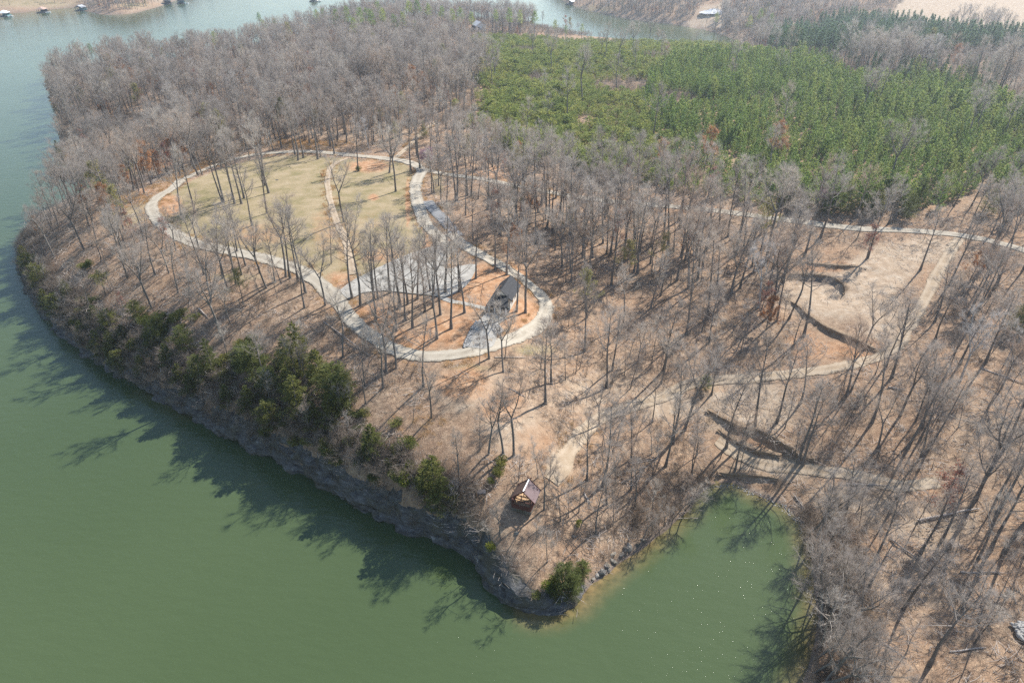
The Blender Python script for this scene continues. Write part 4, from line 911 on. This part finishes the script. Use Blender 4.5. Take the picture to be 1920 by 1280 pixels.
# shrubs overhanging the right bank of the cove and the cliff brow
x, y = cand(60000, -170, 70, 40, 215); l = interp(LAND, x, y); z = gz(x, y); a, b = pix(x, y, z)
k = (l > .3) & (l < 7) & (((a > 1440) & (b > 960)) | (a < 900) | ((a > 1180) & (a < 1330) & (b > 880))) & pavclear(x, y) & (RNG.uniform(size=len(x)) < np.where(a > 1400, .45, np.where(a > 1000, .3, .65)))
gn_scatter('bank_brush', np.c_[x, y, z][k], [f'bush{i}' for i in range(4)], RNG.integers(0, 4, k.sum()), RNG.uniform(0, 6.28, k.sum()), RNG.uniform(.6, 1.7, k.sum()), label='tangled bare brush leaning out along the water edge', cat='brush')
x, y = cand(60000, -140, 20, 80, 300); z = gz(x, y); a, b = pix(x, y, z); l = interp(LAND, x, y)
k = (np.exp(-((a - 560) / 70) ** 2 - ((b - 270) / 6) ** 2) + np.exp(-((a - 370) / 60) ** 2 - ((b - 313 + (a - 370) * .45) / 6) ** 2) + .8 * np.exp(-((a - 245) / 40) ** 2 - ((b - 372) / 12) ** 2) + .25 * np.exp(-((a - 800) / 45) ** 2 - ((b - 810) / 40) ** 2)
     + .25 * np.exp(-((a - 1600) / 90) ** 2 - ((b - 560) / 70) ** 2) > RNG.uniform(size=len(x))) & (roadd(x, y) > .3) & (l > 1)
k |= (roadd(x, y) > -.2) & (roadd(x, y) < 1.3) & (RNG.uniform(size=len(x)) < .16) & (l > 1)
gn_scatter('dry_grass', np.c_[x, y, z][k], ['tuft0', 'tuft1'], RNG.integers(0, 2, k.sum()), RNG.uniform(0, 6.28, k.sum()), RNG.uniform(.7, 1.5, k.sum()), label='straw coloured dry grass tufts along the road banks', cat='grass')
print('under', round(time.time() - T0, 1))

# ------------------------------------------------------------------ logs, rocks
LOGS = [((1720,978),(1835,955),.28,'long grey fallen trunk lying across the right bank woods'),((1588,908),(1662,911),.16,'thin fallen trunk beside the tan track right of the cove'),((1800,1073),(1882,1075),.17,'pale fallen trunk near the right edge of the woods'),
        ((1780,1222),(1848,1214),.13,'thin pale log on the ground at the lower right'),((928,671),(986,671),.14,'straight pale pole lying below the driveway'),((1665,727),(1692,732),.22,'short dark log beside the dirt road above the cove'),
        ((607,604),(693,668),.15,'long pale fallen trunk lying downhill beside the loop road'),((337,590),(343,610),.14,'short pale log standing out on the brown lake slope'),((373,579),(391,597),.14,'short fallen log just downhill of the loop road trees'),
        ((1185,870),(1235,860),.12,'thin fallen stem beside the brush heap above the point'),((1668,1010),(1720,1050),.15,'fallen stem angled across the right bank slope'),((1640,1195),(1700,1235),.12,'thin fallen stem near the lower right bank'),
        ((1838,690),(1918,720),.15,'pale fallen stem at the right edge below the upper road'),((1490,930),(1512,960),.14,'short log at the head of the cove beach'),((1095,925),(1106,945),.2,'dark short log on the point right of the pavilion'),((955,728),(985,745),.12,'thin branch on the orange slope below the driveway')]
for A, B, r, lb in LOGS:
    p, q = at1(*A), at1(*B); p[2] += r; q[2] += r; g = GB(); c = p.copy()
    m1 = (p + q) / 2; m1[2] = max(m1[2], float(gz(m1[0], m1[1])) + r)
    g.tube([p - c, (p + m1) / 2 - c + RNG.normal(size=3) * .08, m1 - c, (m1 + q) / 2 - c + RNG.normal(size=3) * .08, q - c], [r, r * .95, r * .85, r * .7, r * .4], 7)
    me = g.build('fallen_log', [M['dead']], True); o = obj('fallen_log', me, label=lb, cat='log'); o.location = c
    d = unit(q - p)
    for t in (.45, .6, .72, .85):
        h = GB(); s = p + (q - p) * t - c; v = unit(d + unit(RNG.normal(size=3)) * .8); v[2] = abs(v[2]) * .5; L = r * random.uniform(5, 10)
        h.tube([s, s + v * L * .5, s + v * L + (0, 0, .05)], [r * .35, r * .22, r * .08], 4); obj('branch_stub', h.build('branch_stub', [M['dead']]), o)
def rock_mesh(seed, flat=.55):
    bm = bmesh.new(); bmesh.ops.create_icosphere(bm, subdivisions=2, radius=1); rs = np.random.default_rng(seed)
    pl = unit(rs.normal(size=(9, 3))); hh = rs.uniform(.5, .85, 9)
    for v in bm.verts:
        c = np.array(v.co)
        for q, h in zip(pl, hh):
            e = c.dot(q)
            if e > h: c = c - q * (e - h)
        v.co = c * (1, .75, flat) * (1 + rs.normal() * .03)
    me = bpy.data.meshes.new('rock'); bm.to_mesh(me); bm.free(); me.materials.append(M['stone']); return me
RM = [rock_mesh(700 + i, .35 + .1 * (i % 4)) for i in range(6)]
def rock(px, py, s, lb, gr, dz=0):
    p = at1(px, py); o = obj('rock', random.choice(RM), label=lb, cat='rock', group=gr); o.location = (p[0], p[1], p[2] + s * .12 + dz); o.rotation_euler = (random.uniform(-.3, .3), random.uniform(-.3, .3), random.uniform(0, 6.28)); o.scale = (s * random.uniform(.8, 1.4), s, s * random.uniform(.8, 1.2)); return o
for a, b, s in [(1128,1072,.9),(1120,1078,.6),(1138,1060,.8),(1150,1052,.7),(1165,1040,.6),(1172,1030,.9),(1180,1025,.8),(1150,1038,.6),(1140,1068,.5),(1112,1085,.5),(1205,1012,.6),(1195,1022,.5)]:
    rock(a, b, s, 'flat tan rock on the sunny cove side of the point', 'flat rocks on the cove side of the point')
for a, b, s in [(1022,1143,.9),(1032,1148,.8),(1045,1143,.7),(1015,1148,.6),(973,1138,.6),(970,1130,.5),(1055,1140,.6),(1000,1146,.7),(985,1143,.6)]:
    rock(a, b, s, 'grey rock at the waterline on the very tip of the point', 'rocks at the tip of the point')
for a, b, s in [(905,1052,1.5),(912,1048,1.2),(898,1046,1.2),(925,1092,1.2),(940,1105,1.0),(950,1120,1.0),(915,1075,1.1),(930,1085,.9)]:
    rock(a, b, s, 'big grey boulder in the cliff edge below the pavilion', 'boulders in the cliff edge below the pavilion', .3)
for a, b, s in [(1075,1004,.5),(968,1000,.5),(1080,1005,.35),(560,348,.0)][:3]:
    rock(a, b, s, 'small pale rock on the leafy slope of the point', 'small rocks on the slope of the point')
p = at1(519,338); o = obj('rock', RM[0], label='pale grey boulder lying in the middle of the dry meadow', cat='rock'); o.location = (p[0], p[1], p[2] + .1); o.scale = (.7, .5, .5)
def stones(name, poly, nn, smin, smax, label, cat):
    g = GB(); P = pts(poly); lo, hi = P.min(0), P.max(0); cnt = 0; V = []; 
    co = np.array([v.co[:] for v in RM[1].vertices]); fa = [tuple(f.vertices) for f in RM[1].polygons]
    ico = np.array([(0,0,1),(.9,0,.3),(.28,.85,.3),(-.72,.53,.3),(-.72,-.53,.3),(.28,-.85,.3),(0,0,-.3)]); fi = [(0,1,2),(0,2,3),(0,3,4),(0,4,5),(0,5,1),(6,2,1),(6,3,2),(6,4,3),(6,5,4),(6,1,5)]
    for _ in range(nn * 6):
        if cnt >= nn: break
        x, y = RNG.uniform(lo[0], hi[0]), RNG.uniform(lo[1], hi[1])
        if not inpoly(np.array([x]), np.array([y]), P[:, :2])[0]: continue
        s = RNG.uniform(smin, smax); a = RNG.uniform(0, 6.28); c, q = math.cos(a), math.sin(a); v = ico * s * (1 + RNG.normal(size=ico.shape) * .15)
        v = np.c_[v[:, 0] * c - v[:, 1] * q, v[:, 0] * q + v[:, 1] * c, v[:, 2]] + (x, y, float(gz(x, y)) + .22)
        g.v.append(v); g.f += [tuple(i + g.n for i in f) for f in fi]; g.m += [0] * len(fi); g.n += len(v); cnt += 1
    return obj(name, g.build(name, [M['riprap']]), label=label, cat=cat, kind='stuff')
m = mat('pale_riprap', (.5, .5, .5)); t = NT(m); t.color(t.ramp(t.noise(1.5, 3, .6, t.pos()), [(.3, (.22, .215, .205)), (.7, (.5, .485, .46))])); M['riprap'] = m
stones('riprap', [(866,655),(872,640),(880,622),(893,603),(897,606),(888,625),(880,650)], 330, .14, .3, 'white riprap stones lining the left edge of the house apron', 'stones')
stones('riprap', [(921,612),(932,607),(944,622),(938,630),(928,628)], 260, .14, .3, 'patch of white riprap stones right of the house apron', 'stones')
stones('rock_heap', [(1895,1172),(1925,1165),(1960,1190),(1950,1215),(1910,1200)], 240, .22, .5, 'heap of blue grey rocks at the right edge of the picture', 'stones')
stones('shore_pebbles', [(1335,912),(1375,907),(1420,925),(1470,946),(1512,985),(1500,1002),(1455,965),(1400,940),(1350,925)], 420, .08, .22, 'pinkish pebbles along the beach at the head of the cove', 'pebbles')

# ------------------------------------------------------------------ built things
def box(bm, c, s, rz=0, rot=None):
    r = bmesh.ops.create_cube(bm, size=1)['verts']; Mx = Matrix.Translation(c) @ (rot or Matrix.Rotation(rz, 4, 'Z')) @ Matrix.Diagonal((*s, 1))
    bmesh.ops.transform(bm, matrix=Mx, verts=r); return r
def boxobj(name, c, s, m, parent, rz=0, rot=None, bevel=0, **k):
    bm = bmesh.new(); box(bm, c, s, rz, rot)
    if bevel: bmesh.ops.bevel(bm, geom=bm.edges[:], offset=bevel, segments=1, affect='EDGES')
    me = bpy.data.meshes.new(name); bm.to_mesh(me); bm.free(); me.materials.append(m); return obj(name, me, parent, **k)
def beam(name, a, b, w_, h_, m, parent, **k):
    a, b = Vector(a), Vector(b); d = b - a; q = d.to_track_quat('X', 'Z').to_matrix().to_4x4()
    return boxobj(name, (a + b) / 2, (d.length, w_, h_), m, parent, rot=q, **k)
def slab(name, P, th, m, parent, **k):
    """a flat quad or triangle given its own thickness downwards"""
    P = [Vector(p) for p in P]; n_ = (P[1] - P[0]).cross(P[2] - P[0]).normalized(); n_ = n_ if n_.z >= 0 else -n_
    bm = bmesh.new(); a = [bm.verts.new(p) for p in P]; b = [bm.verts.new(p - n_ * th) for p in P]; c = len(P)
    bm.faces.new(a); bm.faces.new(b[::-1])
    for i in range(c): bm.faces.new((a[i], b[i], b[(i + 1) % c], a[(i + 1) % c]))
    bmesh.ops.recalc_face_normals(bm, faces=bm.faces[:]); me = bpy.data.meshes.new(name); bm.to_mesh(me); bm.free(); me.materials.append(m); return obj(name, me, parent, **k)
def nmat(name, lo, hi, sc=2, rough=.8, spec=.3):
    m = mat(name, hi, rough, spec); t = NT(m); tc_ = t.n('ShaderNodeTexCoord').outputs['Object']; t.color(t.ramp(t.noise(sc, 4, .65, tc_), [(.3, lo), (.7, hi)])); return m
MS = dict(shingle=nmat('slate_shingles', (.022, .024, .028), (.05, .052, .058), 3), darkroof=nmat('dark_shingles', (.022, .023, .025), (.05, .052, .055), 3), cream=nmat('cream_siding', (.62, .57, .48), (.72, .68, .6)), glass=mat('window_glass', (.02, .025, .03), .08, .6),
          trim=nmat('white_trim', (.7, .7, .68), (.8, .8, .78)), redwood=nmat('red_stain_wood', (.075, .030, .024), (.13, .055, .042), 4), brownroof=nmat('brown_metal_roof', (.085, .055, .045), (.12, .08, .065), 1.5, .5, .5), mauve=nmat('mauve_metal_roof', (.135, .092, .092), (.19, .135, .135), 1.5, .45, .5),
          deck=nmat('pine_deck', (.42, .27, .15), (.55, .38, .23), 3), stone=M['stone'], greywood=nmat('grey_weathered_wood', (.05, .048, .054), (.09, .088, .098), 4), white=nmat('white_paint', (.7, .7, .7), (.8, .8, .8)), teal=nmat('teal_paint', (.08, .22, .24), (.12, .28, .3)),
          tanroof=nmat('tan_roof', (.36, .24, .19), (.46, .32, .26)), greyroof=nmat('grey_metal_roof', (.4, .41, .43), (.5, .51, .53)), orange=nmat('orange_chair_wood', (.25, .09, .03), (.32, .13, .05)))
def gable_roof(root, x0, x1, y0, y1, ze, zr, oh, ml, mr):
    """ridge along local y; two thick slopes"""
    xm = (x0 + x1) / 2; k = (zr - ze) / (xm - x0); zo = ze - oh * k
    slab('roof_slope', [(x0 - oh, y0 - oh, zo), (xm, y0 - oh, zr), (xm, y1 + oh, zr), (x0 - oh, y1 + oh, zo)], .14, ml, root)
    slab('roof_slope', [(x1 + oh, y0 - oh, zo), (xm + .004, y0 - oh, zr), (xm + .004, y1 + oh, zr), (x1 + oh, y1 + oh, zo)], .14, mr, root)
def prism(name, P, y0, y1, m, parent):
    bm = bmesh.new(); a = [bm.verts.new((x, y0, z)) for x, z in P]; b = [bm.verts.new((x, y1, z)) for x, z in P]; n_ = len(P)
    bm.faces.new(a); bm.faces.new(b[::-1])
    for i in range(n_): bm.faces.new((a[i], b[i], b[(i + 1) % n_], a[(i + 1) % n_]))
    bmesh.ops.recalc_face_normals(bm, faces=bm.faces[:]); me = bpy.data.meshes.new(name); bm.to_mesh(me); bm.free(); me.materials.append(m); return obj(name, me, parent)
# the dark roofed house in the driveway loop
p0, p1 = at1(931,588), at1(958,545); ang = math.atan2(p1[1] - p0[1], p1[0] - p0[0]) - math.pi / 2
h = empty('house', (p0[0] + .2, p0[1] - .6, p0[2] - .1), ang, label='small house with dark grey shingle roof and cream walls inside the driveway loop', cat='house')
W, L = 4.3, 10.6
prism('wall', [(-W / 2, 0), (W / 2, 0), (W / 2, 3.0), (0, 4.95), (-W / 2, 3.0)], 3.2, L, MS['cream'], h)
gable_roof(h, -W / 2, W / 2, 3.4, L, 3.0, 5.0, .45, MS['shingle'], MS['shingle'])
slab('porch_roof', [(-W / 2 - .5, -.3, 2.45), (W / 2 + .3, -.3, 2.45), (W / 2 - .4, 3.6, 3.75), (-W / 2 + .4, 3.6, 3.75)], .14, MS['darkroof'], h, label='darker low porch roof')
boxobj('porch_floor', (0, 1.5, .18), (W, 3.3, .3), MS['greywood'], h)
for i in range(4): boxobj('porch_post', (-W / 2 + .15 + i * (W - .3) / 3, .05, 1.4), (.16, .16, 2.2), MS['trim'], h)
for sx in (-1, 1):
    for yy in (4.8, 7.4, 10.0):
        f = boxobj('window', (sx * (W / 2 + .03), yy, 1.7), (.1, 1.2, 1.3), MS['trim'], h); boxobj('pane', (sx * (W / 2 + .07), yy, 1.7), (.06, 1.0, 1.1), MS['glass'], f)
d = boxobj('door', (0, 3.16, 1.35), (1.0, .12, 2.05), MS['darkroof'], h); boxobj('handle', (.38, 3.07, 1.3), (.06, .08, .14), MS['trim'], d)
for yy in (4.6, 6.4): boxobj('skylight', (-1.2, yy, 4.06), (.9, 1.0, .1), MS['glass'], h, rot=Matrix.Rotation(-math.atan2(2, 2.45), 4, 'Y'))
# the red brown pavilion: gable roof, open gable towards the lake, low board wall, stone footing
pg = at1(984,952); ga = R(-20)
g = empty('pavilion', (pg[0], pg[1] + .6, pg[2] + .1), ga, label='red brown open pavilion with a steep two tone metal roof above the cliff', cat='pavilion')
W, L, zf = 3.9, 4.2, .9
boxobj('deck', (0, 0, zf), (W, L, .14), MS['deck'], g)
bm = bmesh.new()
for i in range(9):
    for j in range(3): box(bm, (-W / 2 + .22 + i * .435, -L / 2 + .16 , .1 + j * .27), (.42, .34 + .05 * ((i + j) % 3), .26)); box(bm, (W / 2 - .16, -L / 2 + .22 + i * .46, .1 + j * .27), (.34, .44, .26))
me = bpy.data.meshes.new('stone_footing'); bmesh.ops.bevel(bm, geom=bm.edges[:], offset=.03, segments=1, affect='EDGES'); bm.to_mesh(me); bm.free(); me.materials.append(MS['stone']); obj('stone_footing', me, g)
for sx in (-1, 1):
    for sy in (-1, 1): boxobj('post', (sx * (W / 2 - .1), sy * (L / 2 - .1), 1.95), (.18, .18, 2.1), MS['redwood'], g)
for i in range(12): boxobj('board', (-W / 2 + .16 + i * .325, -L / 2 + .02, zf + .42), (.31, .06 + .012 * (i % 2), 1.15), MS['redwood'], g)
for i in range(12): boxobj('board', (W / 2 - .02, -L / 2 + .3 + i * .33, zf + .42), (.06 + .012 * (i % 2), .315, 1.15), MS['redwood'], g)
for i in range(12): boxobj('board', (-W / 2 + .02, -L / 2 + .3 + i * .33, zf + .42), (.06 + .012 * (i % 2), .315, 1.15), MS['redwood'], g)
ze, zr = 2.75, 4.5
RY = -.75
gable_roof(g, -W / 2, W / 2, RY, L / 2 - .1, ze, zr, .45, MS['brownroof'], MS['mauve'])
boxobj('ridge_cap', (0, (RY + L / 2) / 2, zr + .06), (.24, L / 2 - RY + .6, .1), MS['trim'], g)
for yy in (RY - .5, L / 2 + .42):      # crossed barge boards
    for sx in (-1, 1): beam('barge_board', (sx * (W / 2 + .55), yy, ze - .55), (-sx * .5, yy + .03 * sx, zr + .5), .07, .2, MS['redwood'], g)
for yy in (-L / 2 + .1, RY + .1, L / 2 - .2):
    beam('tie_beam', (-W / 2, yy, ze), (W / 2, yy, ze), .12, .16, MS['redwood'], g); beam('king_post', (0, yy, ze), (0, yy, zr - .1), .12, .12, MS['redwood'], g)
beam('plate', (-W / 2 + .1, -L / 2, ze - .05), (-W / 2 + .1, L / 2, ze - .05), .14, .16, MS['redwood'], g); beam('plate', (W / 2 - .1, -L / 2, ze - .05), (W / 2 - .1, L / 2, ze - .05), .14, .16, MS['redwood'], g)
g.scale = (.9, .9, .9)
# plank platform left of it
pt = at1(903,930); t_ = empty('lookout_table', pt, R(8), label='small grey plank table on posts left of the pavilion', cat='table')
for i in range(5): boxobj('plank', (0, -.42 + i * .21, 1.15), (1.5, .2, .05 + .008 * (i % 2)), MS['greywood'], t_)
for sx in (-1, 1):
    for sy in (-1, 1): boxobj('leg', (sx * .62, sy * .36, .52), (.1, .1, 1.2), MS['greywood'], t_)
# meadow chair
pc = at1(604,330); c_ = empty('lawn_chair', pc, R(120), label='small orange brown wooden lawn chair standing alone in the meadow', cat='chair')
boxobj('seat', (0, 0, .42), (.62, .6, .06), MS['orange'], c_, bevel=.01); boxobj('backrest', (0, .34, .85), (.62, .06, .9), MS['orange'], c_, rot=Matrix.Rotation(-.3, 4, 'X'), bevel=.01)
for sx in (-1, 1):
    boxobj('armrest', (sx * .34, -.02, .66), (.12, .7, .04), MS['orange'], c_)
    for sy in (-1, 1): boxobj('leg', (sx * .28, sy * .26, .2), (.07, .07, .46), MS['orange'], c_)
# white house far off among the pines
pw = at1(898,58); hw = empty('white_house', pw, R(20), label='white house half hidden among pines near the distant water', cat='house')
prism('wall', [(-4, 0), (4, 0), (4, 5), (0, 7.4), (-4, 5)], -6, 6, MS['white'], hw); gable_roof(hw, -4, 4, -6, 6, 5, 7.5, .5, MS['greyroof'], MS['greyroof'])
for i in range(4): f = boxobj('window', (-4.3 + 2.9 * 0, -4.5 + i * 3, 3), (.7, 1.1, 1.5), MS['glass'], hw)
for i in (-1, 1): boxobj('window', (i * 1.9, -6.05, 3), (1.1, .2, 1.5), MS['glass'], hw)
# boathouses along the far shore
def boathouse(px, py, rz, roofm, bodym, label, wd=8, ln=11, gable=False, boat=True):
    q = at0(px, py); b = empty('boathouse', (q[0], q[1], 0), rz, label=label, cat='boathouse')
    boxobj('deck', (0, 0, .45), (wd + 2, ln + 1, .25), MS['greywood'], b)
    for sx in (-1, 1):
        for sy in (-1, 0, 1): boxobj('post', (sx * wd / 2 * .9, sy * ln / 2 * .9, 1.7), (.3, .3, 4.2), bodym, b)
    boxobj('wall', (0, ln * .42, 2.0), (wd * .86, .25, 2.9), bodym, b); boxobj('railing', (wd / 2 + .8, 0, 1.05), (.12, ln, .9), bodym, b)
    if gable: gable_roof(b, -wd / 2, wd / 2, -ln / 2, ln / 2, 3.7, 5.9, .5, roofm, roofm)
    else:
        A = [(-wd/2-.5,-ln/2-.5,3.7),(wd/2+.5,-ln/2-.5,3.7),(wd/2+.5,ln/2+.5,3.7),(-wd/2-.5,ln/2+.5,3.7)]; r0, r1 = (0,-ln/4,6), (0,ln/4,6)
        slab('roof_slope', [A[0], A[1], r0], .12, roofm, b); slab('roof_slope', [A[2], A[3], r1], .12, roofm, b); slab('roof_slope', [A[1], A[2], r1, r0], .12, roofm, b); slab('roof_slope', [A[3], A[0], r0, r1], .12, roofm, b)
    if boat: speedboat(q[0] + wd * .5 + 4, q[1] - 3, rz + .6, 'small white boat moored beside the ' + label)
def speedboat(x, y, rz, label):
    b = empty('boat', (x, y, 0), rz, label=' '.join(label.split()[:15]), cat='boat'); bm = bmesh.new(); S = [(-2.6, .95, .75), (-1, 1.1, .8), (1, 1.0, .9), (2.2, .55, 1.0), (3, .04, 1.1)]; rows = []
    for xx, hw_, zz in S: rows.append([bm.verts.new((xx, -hw_, zz)), bm.verts.new((xx, -hw_ * .7, -.1)), bm.verts.new((xx, hw_ * .7, -.1)), bm.verts.new((xx, hw_, zz))])
    for a, c in zip(rows[:-1], rows[1:]):
        for i in range(4): bm.faces.new((a[i], a[(i + 1) % 4], c[(i + 1) % 4], c[i]))
    bm.faces.new(rows[0]); bm.faces.new(rows[-1]); bmesh.ops.recalc_face_normals(bm, faces=bm.faces[:])
    me = bpy.data.meshes.new('hull'); bm.to_mesh(me); bm.free(); me.materials.append(MS['white']); obj('hull', me, b)
    boxobj('windscreen', (.5, 0, 1.15), (.1, 1.3, .5), MS['glass'], b, rot=Matrix.Rotation(-.5, 4, 'Y')); boxobj('outboard_motor', (-2.85, 0, .7), (.45, .4, 1.1), MS['darkroof'], b); boxobj('seat', (-.7, 0, .95), (.5, 1.3, .45), MS['cream'], b)
boathouse(9, 31, .2, MS['white'], MS['teal'], 'white roofed teal boathouse at the left end of the far shore')
boathouse(80, 24, .15, MS['tanroof'], MS['darkroof'], 'tan hip roofed boathouse on the far shore')
boathouse(152, 20, .1, MS['greyroof'], MS['teal'], 'grey roofed boathouse beside the wooded far headland', gable=True, boat=False)
boathouse(314, 8, .3, MS['darkroof'], MS['darkroof'], 'dark boathouse right of the far headland', boat=False)
boathouse(340, 7, .3, MS['darkroof'], MS['teal'], 'dark low boathouse with a white boat right of the far headland')
boathouse(588, 3, .1, MS['tanroof'], MS['cream'], 'small tan boathouse in open water beyond the bare woods')
boathouse(1069, 9, -.4, MS['white'], MS['darkroof'], 'white roofed boathouse on the far channel bank', gable=True, boat=False)
pm = at1(1338,24); gm = mat('pale_gravel_pile', (.6, .6, .6)); t = NT(gm); t.color(t.ramp(t.noise(.8, 4, .6, t.pos()), [(.3, (.5, .5, .5)), (.7, (.72, .72, .74))]))
bm = bmesh.new(); bmesh.ops.create_cone(bm, cap_ends=True, segments=22, radius1=11, radius2=2.5, depth=3.4); bmesh.ops.subdivide_edges(bm, edges=bm.edges[:], cuts=2)
for v in bm.verts: v.co += Vector(RNG.normal(size=3)) * .25; v.co.x *= 1.3
me = bpy.data.meshes.new('gravel_pile'); bm.to_mesh(me); bm.free(); me.materials.append(gm); o = obj('gravel_pile', me, label='white gravel pile beside the dirt road on the far bank clearing', cat='gravel pile'); o.location = (pm[0], pm[1], pm[2] + 1.5)

# ------------------------------------------------------------------ air
hm = bpy.data.materials.new('haze'); hm.use_nodes = True; ht = hm.node_tree; ht.nodes.remove(ht.nodes['Principled BSDF'])
pv = ht.nodes.new('ShaderNodeVolumePrincipled'); pv.inputs['Density'].default_value = .00023; pv.inputs['Color'].default_value = (.78, .88, 1.0, 1); pv.inputs['Anisotropy'].default_value = .6
ht.links.new(pv.outputs[0], ht.nodes['Material Output'].inputs['Volume'])
x0, x1, y0, y1, zt = GX[0] - 20, GX[-1] + 20, GY[0] - 20, GY[-1] + 20, max(108.0, float(Z.max()) + 35)
bm = bmesh.new(); box(bm, ((x0 + x1) / 2, (y0 + y1) / 2, (zt - 6) / 2), (x1 - x0, y1 - y0, zt + 6)); me = bpy.data.meshes.new('haze'); bm.to_mesh(me); bm.free(); me.materials.append(hm)
obj('haze', me, label='pale blue haze thickening towards the distant shore', cat='haze', kind='stuff')
print('done', round(time.time() - T0, 1), 'zmax', float(Z.max()))
